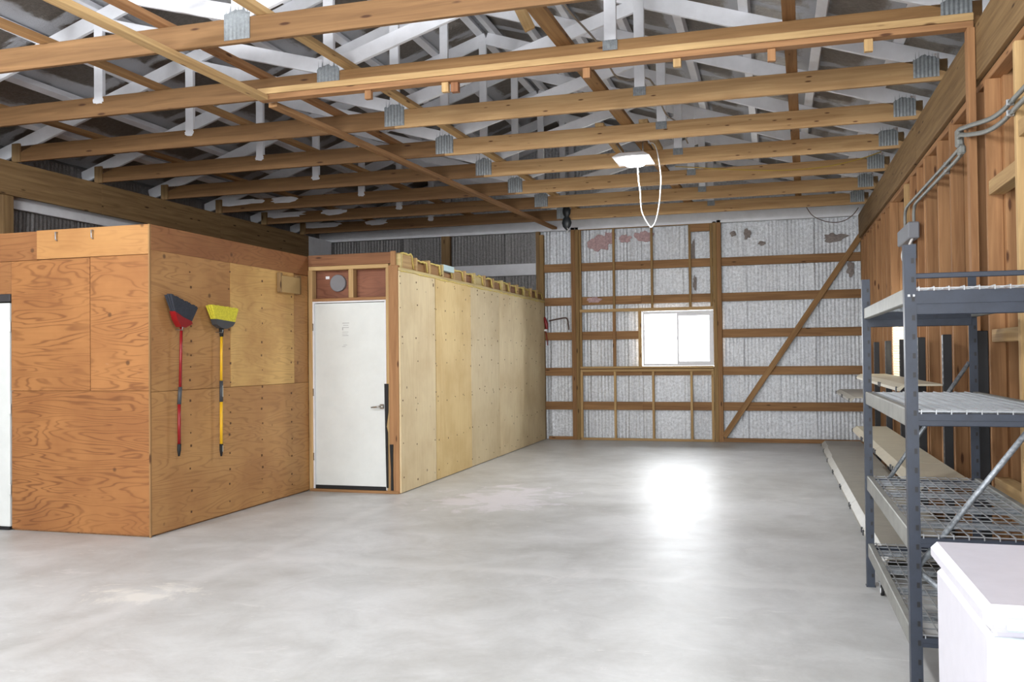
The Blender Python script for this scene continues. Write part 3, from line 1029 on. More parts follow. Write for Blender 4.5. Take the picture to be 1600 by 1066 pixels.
# ------------------------------------------------------------------ front wall behind the camera, with a doorway added for the fill light
wf = boxes_joined('wall_front', [((-8.35, YF - 0.12, -0.1), (-4.25, YF - 0.02, 5.6)), ((1.05, YF - 0.12, -0.1), (1.85, YF - 0.02, 5.6)),
                                 ((-4.25, YF - 0.12, 3.25), (1.05, YF - 0.02, 5.6))], plain('front_siding', (176, 176, 172), 0.7))
struct(wf, 'unseen front wall behind the camera with a wide doorway added for the fill light', 'wall')

# ------------------------------------------------------------------ large plywood room (left)
RT = 2.527
PF = 6.10                       # front face
r1 = boxes_joined('wall_storeroom_front', [((-8.0, PF + 0.02, 0.0), (-7.05, PF + 0.10, 2.5)), ((-7.05, PF + 0.02, 2.0), (-4.86, PF + 0.10, 2.5)), ((-6.205, PF + 0.02, 0.0), (-4.86, PF + 0.10, 2.0))],
                  wood('stud', 'z'))
struct(r1, 'front of the orange plywood storeroom, facing the camera at the left', 'wall')


def pf(x0, x1, z0, z1, kind, d=0.0):
    box('plywood_panel', (x0 + 0.0015, PF - d, z0 + 0.0015), (x1 - 0.0015, PF + 0.018, z1 - 0.0015), 'p:' + kind, r1, 0.002)


pf(-6.206, -5.399, 1.178, 2.278, 'orange', 0.004)
pf(-5.399, -4.822, 1.178, 2.282, 'orange', 0.0)
pf(-6.206, -4.822, 0.012, 1.178, 'orange', 0.001)
pf(-8.0, -6.206, 2.0, 2.278, 'brown', 0.003)
pf(-8.0, -7.05, 0.012, 2.0, 'orange', 0.0)
pf(-5.938, -4.822, 2.282, RT, 'strip', 0.006)
pf(-8.0, -5.938, 2.278, RT - 0.005, 'brown', 0.0)
box('corner_bead', (-4.828, PF - 0.007, 0.0), (-4.815, PF + 0.012, RT), 'w:chord', r1, 0.002)
for hx in (-5.72, -5.36):
    tube('hook', [(hx, PF - 0.008, 2.50), (hx, PF - 0.03, 2.50), (hx, PF - 0.03, 2.44), (hx, PF - 0.012, 2.43)], 0.006, WIRE, r1, 6)

d2 = struct(box('door_2', (-7.02, PF - 0.005, 0.03), (-6.222, PF + 0.04, 1.925), DOORW), 'white door at the left edge of the orange plywood front', 'door')
box('head_jamb', (-7.05, PF - 0.015, 1.935), (-6.21, PF + 0.05, 2.0), plain('dark_jamb', (60, 58, 60), 0.6), d2)
box('bottom_sweep', (-7.02, PF - 0.012, 0.004), (-6.222, PF + 0.04, 0.03), RUBBER, d2)
for z in (0.3, 0.98, 1.68):
    box('hinge', (-6.228, PF - 0.016, z), (-6.208, PF - 0.004, z + 0.09), DOORW, d2)

PX = -4.82                      # side face of the storeroom
r1s = boxes_joined('wall_storeroom_side', [((PX - 0.10, PF + 0.10, 0.0), (PX - 0.02, 8.66, 2.5))], wood('stud', 'z'))
struct(r1s, 'side of the plywood storeroom where the two brooms hang', 'wall')


def ps(y0, y1, z0, z1, kind, d=0.0):
    box('plywood_panel', (PX - 0.018, y0 + 0.0015, z0 + 0.0015), (PX + d, y1 - 0.0015, z1 - 0.0015), 'p:' + kind, r1s, 0.002)


ps(6.112, 8.66, 0.012, 1.168, 'amber', 0.002)
ps(6.112, 7.217, 1.168, 2.330, 'amber', 0.0)
ps(7.217, 8.360, 1.168, 2.322, 'honey', 0.003)
ps(8.360, 8.66, 1.168, 2.316, 'amber', 0.0)
ps(6.112, 8.66, 2.330 - 0.012, RT, 'brown', 0.006)
pk = thing('wall_pocket', 'small shallow wooden pocket fixed high on the storeroom side near the door', 'holder', (PX, 8.23, 2.10))
box('back_board', (PX + 0.006, 8.04, 2.105), (PX + 0.012, 8.42, 2.285), 'p:honey', pk, 0.001)
box('stile', (PX + 0.006, 8.02, 2.10), (PX + 0.045, 8.065, 2.30), 'w:beam', pk)
box('stile', (PX + 0.006, 8.355, 2.10), (PX + 0.045, 8.44, 2.295), 'w:beam', pk)
box('front_board', (PX + 0.045, 8.05, 2.102), (PX + 0.052, 8.40, 2.27), plain('kraft_board', (178, 148, 98), 0.8), pk, 0.001)

NAIL = plain('rusty_nail', (98, 66, 38), 0.7)
rn = random.Random(5)
nl = []
for yy in (6.62, 7.20, 7.74, 8.30):
    z = 0.12
    while z < 2.28:
        a = yy + rn.uniform(-0.012, 0.012)
        r_ = rn.uniform(0.005, 0.011)
        nl.append(((PX + 0.001, a - r_, z - r_), (PX + 0.0045, a + r_, z + r_)))
        z += rn.uniform(0.10, 0.2)
boxes_joined('nail_heads', nl, NAIL, r1s)['kind'] = 'stuff'
rt = struct(box('ceiling_storeroom', (-8.0, PF + 0.03, 2.44), (PX - 0.025, 14.83, 2.50), 'p:brown'), 'flat plywood lid of the orange storeroom', 'ceiling')

# ------------------------------------------------------------------ small plywood room with the white door
DY = 8.654
r2 = boxes_joined('wall_closet_front', [((-4.80, DY + 0.12, 2.03), (-3.80, DY + 0.13, 2.45))], plywood('reddish'))
struct(r2, 'framed front of the small plywood room around the white door', 'wall')
box('rim_board', (-4.81, DY - 0.005, 2.416), (-3.845, DY + 0.033, 2.535), 'w:red', r2)
box('rim_stud', (-3.845, DY - 0.008, 2.395), (-3.795, DY + 0.03, 2.545), 'w:stud', r2)
box('corner_post', (-3.872, DY - 0.002, 0.0), (-3.765, DY + 0.10, 2.395), 'w:stud', r2)
box('top_plate', (-4.81, DY, 2.372), (-3.872, DY + 0.09, 2.414), 'w:pale', r2)
box('door_stud', (-4.815, DY, 0.0), (-4.765, DY + 0.09, 2.372), 'w:pale', r2)
box('door_stud', (-3.905, DY, 0.0), (-3.873, DY + 0.09, 2.372), 'w:pale', r2)
box('cripple_stud', (-4.337, DY + 0.002, 2.068), (-4.280, DY + 0.09, 2.372), 'w:pale', r2)
box('door_header', (-4.765, DY + 0.004, 2.036), (-3.905, DY + 0.09, 2.068), 'w:stud', r2)
box('threshold', (-4.80, DY - 0.02, 0.0), (-3.77, DY + 0.09, 0.028), 'w:girt', r2)
# round vent cover
vs_, fs = [], []
n = 28
for yy, rr in ((DY + 0.118, 0.092), (DY + 0.085, 0.092), (DY + 0.080, 0.084)):
    for k in range(n):
        a = 2 * math.pi * k / n
        vs_.append((-4.505 + rr * math.cos(a), yy, 2.235 + rr * math.sin(a)))
for i in range(2):
    for k in range(n):
        fs.append((i * n + k, i * n + (k + 1) % n, (i + 1) * n + (k + 1) % n, (i + 1) * n + k))
fs += [tuple(range(n)), tuple(range(2 * n, 3 * n))]
vc = pydata('vent_cover', vs_, fs, VENTG)
tag(vc, 'round grey vent cover in the framed bay above the white door', 'vent')
stk = box('sticker', (-4.662, DY + 0.112, 2.285), (-4.618, DY + 0.119, 2.315), VINYL, r2, 0)

d1 = struct(box('door_1', (-4.742, DY + 0.012, 0.05), (-3.922, DY + 0.055, 2.012), DOORW), 'scuffed white flush door with a lever handle in the small plywood room', 'door')
box('jamb', (-4.764, DY - 0.004, 0.03), (-4.744, DY + 0.06, 2.035), VINYL, d1)
box('jamb', (-3.920, DY - 0.004, 1.13), (-3.904, DY + 0.06, 2.035), VINYL, d1)
box('jamb', (-3.920, DY + 0.006, 0.03), (-3.904, DY + 0.06, 1.13), VINYL, d1)
box('jamb', (-4.744, DY - 0.004, 2.018), (-3.920, DY + 0.06, 2.035), VINYL, d1)
box('bottom_sweep', (-4.742, DY + 0.002, 0.028), (-3.924, DY + 0.02, 0.068), RUBBER, d1)
hd = box('rose', (-3.985, DY - 0.004, 0.885), (-3.935, DY + 0.012, 0.935), CHROME, d1, 0.012)
tube('lever', [(-3.96, DY - 0.004, 0.91), (-3.96, DY - 0.05, 0.91), (-3.985, DY - 0.055, 0.909), (-4.06, DY - 0.05, 0.903)], [0.012, 0.012, 0.011, 0.007], CHROME, hd, 8)
for z in (0.33, 1.02, 1.72):
    box('hinge', (-4.764, DY - 0.010, z), (-4.75, DY - 0.004, z + 0.08), CHROME, d1)
# worn print on the door
PRT = plain('faded_print', (176, 178, 178), 0.6)
pl = [(-4.415, -4.335, 1.795, 1.801), (-4.405, -4.345, 1.772, 1.777), (-4.417, -4.340, 1.748, 1.754), (-4.417, -4.407, 1.722, 1.748), (-4.418, -4.345, 1.700, 1.704),
      (-4.418, -4.355, 1.680, 1.684), (-4.415, -4.345, 1.662, 1.667), (-4.405, -4.36, 1.562, 1.566), (-4.418, -4.38, 1.545, 1.550)]
boxes_joined('faded_notice', [((a, DY + 0.0105, c), (b, DY + 0.0125, d)) for a, b, c, d in pl], PRT, d1)
# black weather strips, one peeled
prism('weather_strip', [(-3.923, DY - 0.014, 1.15), (-3.880, DY - 0.014, 1.15), (-3.882, DY - 0.014, 0.86), (-3.905, DY - 0.014, 0.70), (-3.890, DY - 0.014, 0.64), (-3.888, DY - 0.014, 0.06), (-3.908, DY - 0.014, 0.06), (-3.915, DY - 0.014, 0.5), (-3.921, DY - 0.014, 0.9)], (0, 0.012, 0), RUBBER, d1)
prism('weather_strip', [(-3.866, DY - 0.016, 0.515), (-3.830, DY - 0.016, 0.515), (-3.834, DY - 0.016, 0.2), (-3.830, DY - 0.016, 0.035), (-3.858, DY - 0.016, 0.035), (-3.855, DY - 0.016, 0.25)], (0, 0.012, 0), RUBBER, r2)

SX = -3.746
r2s = boxes_joined('wall_closet_side', [((SX - 0.11, DY + 0.10, 0.0), (SX - 0.02, 14.83, 2.33))], wood('stud', 'z'))
struct(r2s, 'long pale plywood side of the small room, facing the open floor', 'wall')
pan = [(8.662, 9.676, 'cream'), (9.690, 10.938, 'sand'), (10.942, 12.20, 'cream'), (12.204, 13.45, 'cream'), (13.454, 14.82, 'cream')]
for k, (a, b, kd) in enumerate(pan):
    box('plywood_panel', (SX - 0.02, a, 0.008), (SX + 0.002 * (k % 2), b, 2.335), 'p:' + kd, r2s, 0.002)
nl = []
for yy in [8.70, 9.1, 9.64] + [9.74 + 0.30 * j for j in range(17)]:
    for z in (0.12, 0.5, 0.93, 0.98, 1.35, 1.62, 1.67, 1.95, 2.22, 2.28):
        if rn.random() < 0.75:
            a = yy + rn.uniform(-0.04, 0.04)
            z_ = z + rn.uniform(-0.05, 0.05)
            r_ = rn.uniform(0.005, 0.010)
            nl.append(((SX, a - r_, z_ - r_), (SX + 0.0035, a + r_, z_ + r_)))
boxes_joined('nail_heads', nl, NAIL, r2s)['kind'] = 'stuff'
box('gap_filler', (SX - 0.021, 9.676, 0.01), (SX - 0.015, 9.690, 2.33), RUBBER, r2s, 0)
box('ledger', (SX - 0.10, 8.662, 2.338), (SX + 0.010, 14.82, 2.372), 'w:yellow', r2s)
kinds = ['w:pale', 'w:chord', 'w:chord', None, 'w:pale', 'w:red', 'w:yellow', 'w:chord', 'w:girt', 'w:pale', 'w:red', 'w:chord', 'w:pale', 'w:girt', 'w:chord']
y = 8.70
k = 0
while y < 14.6:
    box('joist_end', (SX - 0.16, y, 2.374), (SX - 0.004 + 0.008 * (k % 2), y + 0.042, 2.515 + 0.012 * random.random()), 'w:yellow' if k % 3 == 0 else 'w:pale', r2s)
    y2 = y + 0.406
    kd = kinds[k % len(kinds)]
    zt = 2.50 - 0.03 * random.random()
    if k == 0:
        zt = 2.535
    if kd is None:
        box('infill_block', (SX - 0.08, y + 0.045, 2.374), (SX - 0.04, y2 - 0.003, 2.45), 'w:girt', r2s)
        box('infill_block', (SX - 0.10, y + 0.045, 2.452), (SX + 0.005, y2 - 0.003, 2.525), BLUEW, r2s)
    else:
        box('infill_block', (SX - 0.075, y + 0.045, 2.374), (SX - 0.030 - 0.02 * (k % 2), y2 - 0.003, zt), kd, r2s)
    # squeezed-out foam bead along the block edge
    pts = [(SX - 0.02, y + 0.055, 2.39)] + [(SX - 0.022 + random.uniform(-0.006, 0.006), y + 0.055 + 0.30 * j / 6, zt + random.uniform(-0.006, 0.012)) for j in range(7)] + [(SX - 0.02, y2 - 0.02, 2.39)]
    tube('foam_bead', pts, [random.uniform(0.007, 0.015) for _ in pts], FOAM, r2s, 6)
    y = y2
    k += 1
pts = []
for j in range(60):
    yy = 8.68 + 6.1 * j / 59
    pts.append((SX + 0.004 + random.uniform(-0.003, 0.003), yy, 2.338 + random.uniform(-0.006, 0.004)))
tube('foam_bead', pts, [random.uniform(0.004, 0.012) for _ in pts], FOAM, r2s, 6)
rt2 = struct(box('ceiling_closet', (PX - 0.02, DY + 0.14, 2.46), (SX - 0.17, 14.83, 2.50), 'p:brown'), 'flat plywood lid of the small room', 'ceiling')
# red clip hung near the far end of the pale side
rc = thing('red_clamp', 'small red clamp with white tag on the far post beside the pale plywood side', 'tool', (-3.70, 14.80, 1.80))
tube('handle', [(-3.745, 14.80, 2.08), (-3.71, 14.80, 1.98), (-3.70, 14.80, 1.88)], [0.022, 0.03, 0.02], REDP, rc, 8, 4)
box('tag', (-3.79, 14.79, 1.845), (-3.69, 14.815, 1.875), VINYL, rc)
tube('cord', [(-3.72, 14.81, 1.84), (-3.70, 14.81, 1.70), (-3.69, 14.81, 1.6)], 0.008, REDP, rc, 6)

# ------------------------------------------------------------------ brooms
BX = PX + 0.062


def broom(name, label, poly_br, poly_cap, top, p_mid0, p_mid1, p_tip0, p_end, m_h, m_br, m_cap, grp):
    b = thing(name, label, 'broom', (BX, p_end[0], p_end[1]), grp)
    P3 = lambda q, dx=0.0: (BX + dx, q[0], q[1])
    tube('handle', [P3(top), P3(p_mid0)], 0.0125, m_h, b, 10)
    tube('grip', [P3(p_mid0), P3(p_mid1)], 0.0165, DGREY, b, 10)
    tube('handle', [P3(p_mid1), P3(p_tip0)], 0.014, m_h, b, 10)
    tube('tip', [P3(p_tip0), P3(((p_tip0[0] + p_end[0]) / 2, (p_tip0[1] + p_end[1]) / 2)), P3(p_end)], [0.0165, 0.016, 0.008], RUBBER, b, 10)
    prism('cap', [(BX - 0.028, a, z) for a, z in poly_cap], (0.056, 0, 0), m_cap, b)
    # bristles: many tufts fanned between cap and tips
    (a0, z0), (a1, z1), (a2, z2), (a3, z3) = poly_br      # cap-left, cap-right, tip-right, tip-left
    vs_, fs = [], []
    rnd = random.Random(3)
    nn = 26
    for row in (-0.017, 0.0, 0.017):
        for i in range(nn):
            t0, t1 = i / nn, (i + 0.97) / nn
            j = rnd.uniform(0.95, 1.03)
            q = []
            for (t, e) in ((t0, 0), (t1, 0), (t1, 1), (t0, 1)):
                A = Vector((a0, z0)).lerp(Vector((a1, z1)), t)
                B = Vector((a3, z3)).lerp(Vector((a2, z2)), t)
                q.append(A.lerp(B, e * j))
            s0 = len(vs_)
            for dx in (-0.007, 0.007):
                for ii, p in enumerate(q):
                    sp = 1.0 if ii < 2 else 1.5
                    vs_.append((BX + row * sp + dx * sp, p.x, p.y))
            fs += [tuple(s0 + c for c in f) for f in ((0, 1, 2, 3), (7, 6, 5, 4), (0, 4, 5, 1), (1, 5, 6, 2), (2, 6, 7, 3), (3, 7, 4, 0))]
    pydata('bristles', vs_, fs, m_br, b)
    return b


b1 = broom('broom', 'red-handled broom with dark bristles hung upside down on the plywood', [(6.315, 1.815), (6.525, 1.745), (6.60, 1.875), (6.245, 1.965)],
           [(6.300, 1.828), (6.335, 1.755), (6.385, 1.700), (6.440, 1.695), (6.535, 1.730), (6.520, 1.752), (6.41, 1.782)], (6.418, 1.71), (6.400, 1.198), (6.385, 1.055), (6.383, 0.725), (6.379, 0.624), REDP, BRDARK, REDP, 'brooms on the plywood wall')
b2 = broom('broom', 'yellow-handled broom with lime yellow bristles hung upside down on the plywood', [(6.870, 1.770), (7.158, 1.757), (7.205, 1.892), (6.800, 1.905)],
           [(6.862, 1.785), (6.885, 1.735), (6.955, 1.705), (7.03, 1.700), (7.125, 1.728), (7.165, 1.765)], (6.985, 1.635), (6.979, 1.234), (6.977, 1.045), (6.974, 0.668), (6.973, 0.559), YELP, BRYEL, DGREY, 'brooms on the plywood wall')
tube('ferrule', [(BX, 6.985, 1.71), (BX, 6.985, 1.63)], [0.022, 0.017], RUBBER, b2, 10)
box('grip_lettering', (BX + 0.0155, 6.974, 1.09), (BX + 0.0172, 6.982, 1.19), plain('print_grey', (190, 190, 180), 0.6), b2, 0)
box('tip_lettering', (BX + 0.0150, 6.970, 0.60), (BX + 0.0168, 6.978, 0.655), MATS['print_grey'], b2, 0)
for b, yy, zz in ((b1, 6.42, 1.71), (b2, 6.985, 1.70)):
    tube('wall_hook', [(PX + 0.005, yy, zz - 0.03), (BX + 0.03, yy - 0.03, zz - 0.035), (BX + 0.035, yy - 0.03, zz - 0.01)], 0.004, WIRE, b, 6)

# ------------------------------------------------------------------ ceiling lamp and cord
em = NT('lamp_lens')
em.b.inputs['Emission Color'].default_value = (0.96, 0.98, 1.0, 1)
em.b.inputs['Emission Strength'].default_value = 28


def ceiling_lamp(X, Y, label, power):
    lp_ = thing('ceiling_lamp', label, 'lamp', (X, Y, 3.55), 'ceiling lamps')
    pydata('housing', [(X - 0.20, Y - 0.26, 3.545), (X + 0.20, Y - 0.26, 3.545), (X + 0.20, Y + 0.26, 3.545), (X - 0.20, Y + 0.26, 3.545),
                       (X - 0.13, Y - 0.18, 3.60), (X + 0.13, Y - 0.18, 3.60), (X + 0.13, Y + 0.18, 3.60), (X - 0.13, Y + 0.18, 3.60)],
           [(0, 1, 2, 3), (4, 7, 6, 5), (0, 4, 5, 1), (1, 5, 6, 2), (2, 6, 7, 3), (3, 7, 4, 0)], VINYL, lp_)
    vs_, fs = [], []
    n = 24
    for zz, rr in ((3.544, 1.0), (3.515, 0.96), (3.500, 0.80)):
        for k in range(n):
            a = 2 * math.pi * k / n
            c_, s_ = math.cos(a), math.sin(a)
            sx_ = math.copysign(abs(c_) ** 0.5, c_)
            sy_ = math.copysign(abs(s_) ** 0.5, s_)
            vs_.append((X + 0.115 * rr * sx_, Y + 0.17 * rr * sy_, zz))
    for i in range(2):
        for k in range(n):
            fs.append((i * n + k, i * n + (k + 1) % n, (i + 1) * n + (k + 1) % n, (i + 1) * n + k))
    fs += [tuple(range(n)), tuple(range(2 * n, 3 * n))]
    pydata('lens', vs_, fs, em.m, lp_, True)
    if Y > 5:
        area_light('lamp_light', (X, Y, 3.49), (0, 0, 0), 0.24, 0.34, power, (0.97, 0.985, 1.0))
    else:                       # added fill lamps out of view: point lights that shine all around
        ld = bpy.data.lights.new('lamp_light', 'POINT')
        ld.energy, ld.shadow_soft_size, ld.color = power, 0.16, (0.97, 0.985, 1.0)
        lo = bpy.data.objects.new('lamp_light', ld)
        COL.objects.link(lo)
        lo.location = (X, Y, 3.36)
    return lp_


YLP, XLP = 9.72, -1.43
lp = ceiling_lamp(XLP, YLP, 'bright square white ceiling lamp hung between the trusses', 75)
for X, Y, lab in ((-1.43, 3.4, 'added square white fill lamp out of view on the right, the next one towards the camera'), (-5.3, 3.4, 'added square white fill lamp out of view in front of the orange plywood room'),
                  (-1.43, -0.6, 'added square white fill lamp behind the camera, right of the doorway middle'), (-5.3, -0.6, 'added square white fill lamp behind the camera, left of the doorway')):
    fill_lamp = ceiling_lamp(X, Y, lab, 180)  # unseen lamps added as fill, in place of light bounced off the roof
    tube('rod', [(X, Y - 0.1, 3.595), (X, Y - 0.1, 3.9)], 0.008, WIRE, fill_lamp, 6)
for xb in (-1.66, -1.215):
    bb = box('lamp_bearer', (xb - 0.045, 8.93, Z1 + 0.001), (xb + 0.045, 10.22, Z1 + 0.039), 'w:pale')
    tag(bb, 'short pale board bridging two trusses above the ceiling lamp, %s one' % ('left' if xb < -1.5 else 'right'), 'lumber', 'lamp bearer boards')
    tube('rod', [(XLP - 0.1 if xb < -1.5 else XLP + 0.1, YLP, 3.59), (XLP - 0.19 if xb < -1.5 else XLP + 0.10, YLP, Z1 + 0.003)], 0.008, WIRE, lp, 6)
lc = tube('cord', [(-1.39, 9.70, 3.545), (-1.385, 9.70, 3.44), (-1.38, 9.72, 3.32), (-1.368, 9.74, 3.20), (-1.36, 9.75, 3.02), (-1.33, 9.75, 2.92), (-1.275, 9.75, 2.825), (-1.245, 9.75, 2.815), (-1.205, 9.75, 2.875), (-1.17, 9.75, 3.02), (-1.15, 9.75, 3.18), (-1.145, 9.76, 3.40), (-1.20, 9.78, 3.70), (-1.28, 9.79, 3.745)], 0.0065, WCORD, lp, 8, 6)
lc['label'] = 'white cord hanging in a long loop'

yc = tube('yellow_cord', [(-1.15, 11.36, 3.79), (-0.9, 11.35, 3.76), (-0.5, 11.355, 3.71), (0.1, 11.355, 3.655), (0.6, 11.355, 3.66), (1.0, 11.34, 3.72), (1.26, 11.32, 3.79)], 0.006, YCORD, None, 6, 6)
tag(yc, 'thin yellow cord sagging across the sixth roof truss', 'cord')
bc = tube('brown_wire', [(0.50, 13.84, 3.57), (0.60, 13.95, 3.45), (0.80, 14.05, 3.37), (1.0, 14.1, 3.37), (1.15, 14.1, 3.45), (1.24, 14.1, 3.565)], 0.006, BCORD, None, 6, 6)
tag(bc, 'thin brown wire looping below the last truss in the far right corner', 'wire')
for k, xr in enumerate((-0.98, -0.96)):
    pass
gc = tube('roof_cable', [(-1.9, 4.9, 4.75), (-1.72, 5.6, 4.5), (-1.45, 6.3, 4.02), (-1.30, 6.95, 3.90), (-1.24, 7.6, 3.80), (-1.05, 8.2, 3.95), (-0.98, 8.8, 3.79), (-0.92, 9.5, 3.85), (-0.88, 10.1, 3.78)], 0.008, plain('dull_cable', (150, 138, 124), 0.6), None, 6, 5)
tag(gc, 'dull cable strung through the webs along the middle of the roof', 'cable')

# ------------------------------------------------------------------ steel rack
rk = thing('storage_rack', 'blue-grey steel storage rack with wire mesh decks beside the right wall', 'rack', (0.83, 4.93, 0))
X0, X1, YA, YC = 0.548, 1.135, 4.014, 5.842
PW = 0.046
for nm, px, py in (('a', X0, YA), ('b', X0, YC), ('c', X1, YA), ('d', X1, YC)):
    o1 = 1 if px == X0 else -1
    xa, xb = (px - PW / 2, px + PW / 2)
    # angle section: one flange in the end plane, one along the side
    yf = py if py == YA else py - 0.0
    fl1 = ((xa, yf, 0.0), (xb, yf + 0.004, 1.87))
    side = (xa, yf + 0.004, 0.0), (xa + 0.004, yf + 0.05, 1.87)
    if px == X1:
        side = (xb - 0.004, yf + 0.004, 0.0), (xb, yf + 0.05, 1.87)
    up_ = boxes_joined('upright', [fl1, side], RACKB, rk)
    bx_ = []
    z = 0.06
    while z < 1.84:
        bx_.append(((px + 0.004, yf - 0.0012, z), (px + 0.016, yf + 0.0001, z + 0.022)))
        z += 0.0787
    boxes_joined('slots', bx_, BLACK, up_)['kind'] = 'stuff'
    box('foot_plate', (xa - 0.004, yf - 0.004, 0.0), (xb + 0.004, yf + 0.054, 0.006), RACKB, up_, 0.001)
xi0, xi1 = X0 + PW / 2, X1 - PW / 2
DECK = [(1.690, 0.100, 0.062), (1.182, 0.052, 0.072), (0.672, 0.042, 0.085), (0.262, 0.04, 0.080)]
for q, (zt, hf, hs) in enumerate(DECK):
    # end beams (across) front and rear
    for yy in (YA + 0.004, YC - 0.002):
        box('end_beam', (xi0 - 0.02, yy, zt - 0.012 - hf), (xi1 + 0.02, yy + 0.03, zt - 0.012), RACKB, rk)
        box('end_lip', (xi0 - 0.02, yy - 0.003, zt - 0.012 - hf * 0.55), (xi1 + 0.02, yy, zt - 0.012), RACKB, rk)
    # side rails (along)
    for xx in (X0 - 0.014, X1 - 0.01):
        box('side_rail', (xx, YA + 0.05, zt - hs), (xx + 0.034, YC, zt + 0.004), RAILG, rk, 0.004)
    # mesh deck
    bxs = []
    x = xi0 + 0.01
    while x < xi1:
        bxs.append(((x - 0.0022, YA, zt), (x + 0.0022, YC + 0.03, zt + 0.0045)))
        bxs.append(((x - 0.0022, YA - 0.003, zt - 0.014), (x + 0.0022, YA, zt + 0.0045)))
        x += 0.0565
    y = YA + 0.01
    while y < YC + 0.03:
        bxs.append(((X0 - 0.01, y - 0.0022, zt - 0.0045), (X1 + 0.01, y + 0.0022, zt)))
        y += 0.0965
    boxes_joined('wire_deck', bxs, WIRE, rk)
    for yy in (YA + 0.32, YA + 0.76, YA + 1.2, YA + 1.62):
        box('deck_support', (X0, yy, zt - 0.03), (X1, yy + 0.055, zt - 0.006), GALV, rk, 0.002)
box('guard_rail', (xi0 - 0.02, YA + 0.004, 1.728), (xi1 + 0.02, YA + 0.016, 1.750), RACKB, rk)
tube('brace', [(0.553, YA + 0.022, 0.525), (1.115, YA + 0.022, 1.29)], 0.0125, GALV, rk, 8)
tube('brace', [(0.553, YA + 0.022, 0.525), (1.115, YA + 0.022, 0.06)], 0.0125, GALV, rk, 8)
tube('brace', [(0.58, YC + 0.02, 0.53), (1.115, YC + 0.02, 1.36)], 0.0125, GALV, rk, 8)
box('bolt', (X0 - 0.012, YA - 0.006, 1.652), (X0 + 0.0, YA, 1.664), WIRE, rk, 0.002)
box('bolt', (X0 + 0.008, YA - 0.006, 1.652), (X0 + 0.018, YA, 1.664), WIRE, rk, 0.002)
cs = thing('caster', 'small caster wheel on the floor by the far leg of the steel rack', 'wheel', (0.592, 5.66, 0.0))
tube('tyre', [(0.583, 5.66, 0.03), (0.601, 5.66, 0.03)], 0.03, RUBBER, cs, 16)
tube('hub', [(0.580, 5.66, 0.03), (0.604, 5.66, 0.03)], 0.018, VINYL, cs, 14)
box('fork', (0.578, 5.65, 0.03), (0.5815, 5.67, 0.075), WIRE, cs, 0.001)
box('fork', (0.6025, 5.65, 0.03), (0.606, 5.67, 0.075), WIRE, cs, 0.001)
box('mount_plate', (0.572, 5.64, 0.075), (0.612, 5.68, 0.08), WIRE, cs, 0.001)

# ------------------------------------------------------------------ store shelving (gondola) along the wall
gd = thing('wall_shelving', 'run of low store shelving with black uprights and beige shelves beyond the rack', 'shelving', (1.0, 9.9, 0))
UY = [6.06, 7.22, 8.40, 9.56, 10.72, 11.88, 13.04]
for y in UY:
    u_ = box('upright', (1.195, y - 0.032, 0.0), (1.255, y + 0.032, 1.55), BLACK, gd, 0.004)
    sl = boxes_joined('slots', [((1.193, y - 0.012, 0.30 + 0.05 * j), (1.1955, y - 0.004, 0.33 + 0.05 * j)) for j in range(24)], DGREY, u_)
    sl['kind'] = 'stuff'


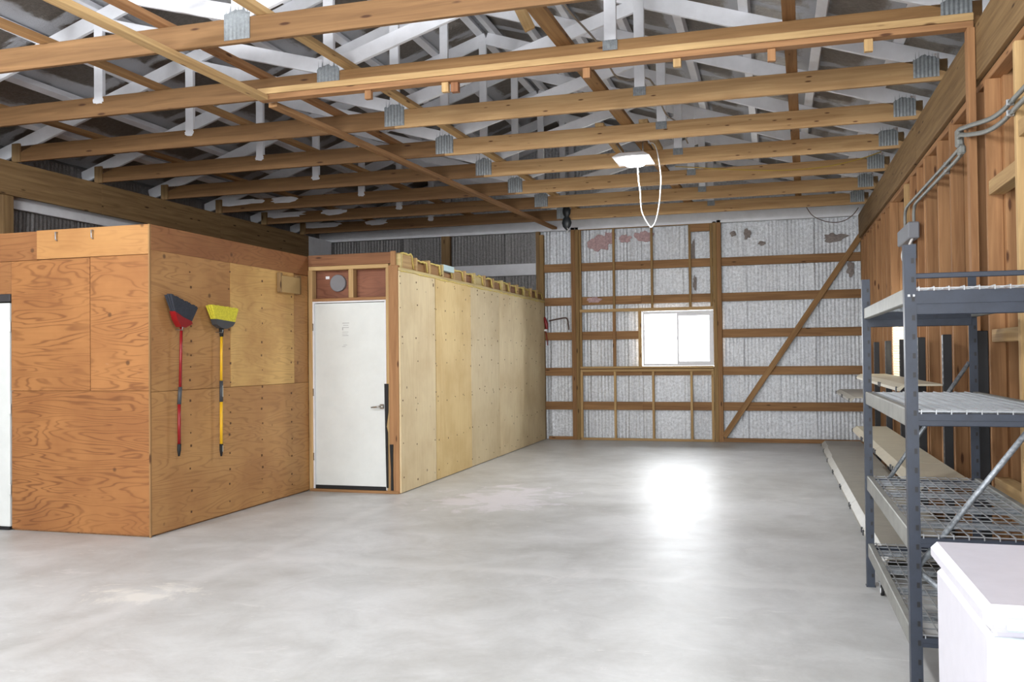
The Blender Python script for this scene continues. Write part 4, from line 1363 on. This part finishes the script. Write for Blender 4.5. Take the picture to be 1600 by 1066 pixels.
def shelf(y0, y1, xf, z, mat, nm='shelf', lip=0.03, slope=0.0):
    s_ = pydata(nm, [(1.195, y0, z), (xf + 0.05, y0, z - slope), (xf, y0, z - lip - slope), (xf, y0, z - lip - 0.022 - slope), (xf + 0.018, y0, z - lip - 0.022 - slope), (xf + 0.055, y0, z - 0.014 - slope), (1.195, y0, z - 0.014),
                     (1.195, y1, z), (xf + 0.05, y1, z - slope), (xf, y1, z - lip - slope), (xf, y1, z - lip - 0.022 - slope), (xf + 0.018, y1, z - lip - 0.022 - slope), (xf + 0.055, y1, z - 0.014 - slope), (1.195, y1, z - 0.014)],
                [(0, 1, 2, 3, 4, 5, 6), (13, 12, 11, 10, 9, 8, 7)] + [(i, (i + 1) % 7, 7 + (i + 1) % 7, 7 + i) for i in range(7)], mat, gd)
    for yy in (y0 + 0.04, y1 - 0.07):
        box('clip', (xf - 0.008, yy, z - lip - 0.03 - slope), (xf + 0.004, yy + 0.03, z - lip + 0.01 - slope), DGREY, s_, 0.002)
    return s_


for k in range(6):
    a, b = UY[k] + 0.004, UY[k + 1] - 0.004
    sd = shelf(a, b, 0.625 if k < 5 else 0.64, 0.135, GREYB, 'base_deck', 0.045)
    box('kick_plate', (0.665, a, 0.0), (0.68, b, 0.06), GREYB, sd, 0.002)
sd = shelf(13.045, 13.9, 0.655, 0.135, GREYB, 'base_deck', 0.045)
box('kick_plate', (0.685, 13.045, 0.0), (0.70, 13.9, 0.06), GREYB, sd, 0.002)
for k in (0, 1, 2, 3):
    shelf(UY[k] + 0.004, UY[k + 1] - 0.004, 0.835, 0.60, BEIGE)
for k in (4, 5):
    shelf(UY[k] + 0.004, UY[k + 1] - 0.004, 0.815, 0.925, GREYB)
for k in (1, 2, 3):
    shelf(UY[k] + 0.004, UY[k + 1] - 0.004, 0.885, 1.185, BEIGE)

# ------------------------------------------------------------------ white chest freezer in the right foreground
fz = thing('chest_freezer', 'white chest freezer in the right foreground, in front of the steel rack', 'freezer', (0.9, 2.58, 0))
box('body', (0.455, 2.24, 0.02), (1.23, 2.92, 0.795), APPL, fz, 0.02)
box('lid', (0.441, 2.212, 0.803), (1.245, 2.934, 0.86), APPL, fz, 0.022)
box('gasket', (0.462, 2.25, 0.792), (1.22, 2.91, 0.806), plain('gasket_grey', (206, 206, 212), 0.6), fz, 0)
box('lid_handle', (0.485, 2.203, 0.806), (1.20, 2.216, 0.836), APPLF, fz, 0.005)
box('front_panel', (0.462, 2.233, 0.05), (1.223, 2.242, 0.785), APPLF, fz, 0.003)
for xx in (0.50, 1.14):
    for yy in (2.28, 2.82):
        box('foot', (xx, yy, 0.0), (xx + 0.05, yy + 0.05, 0.022), RUBBER, fz, 0.002)
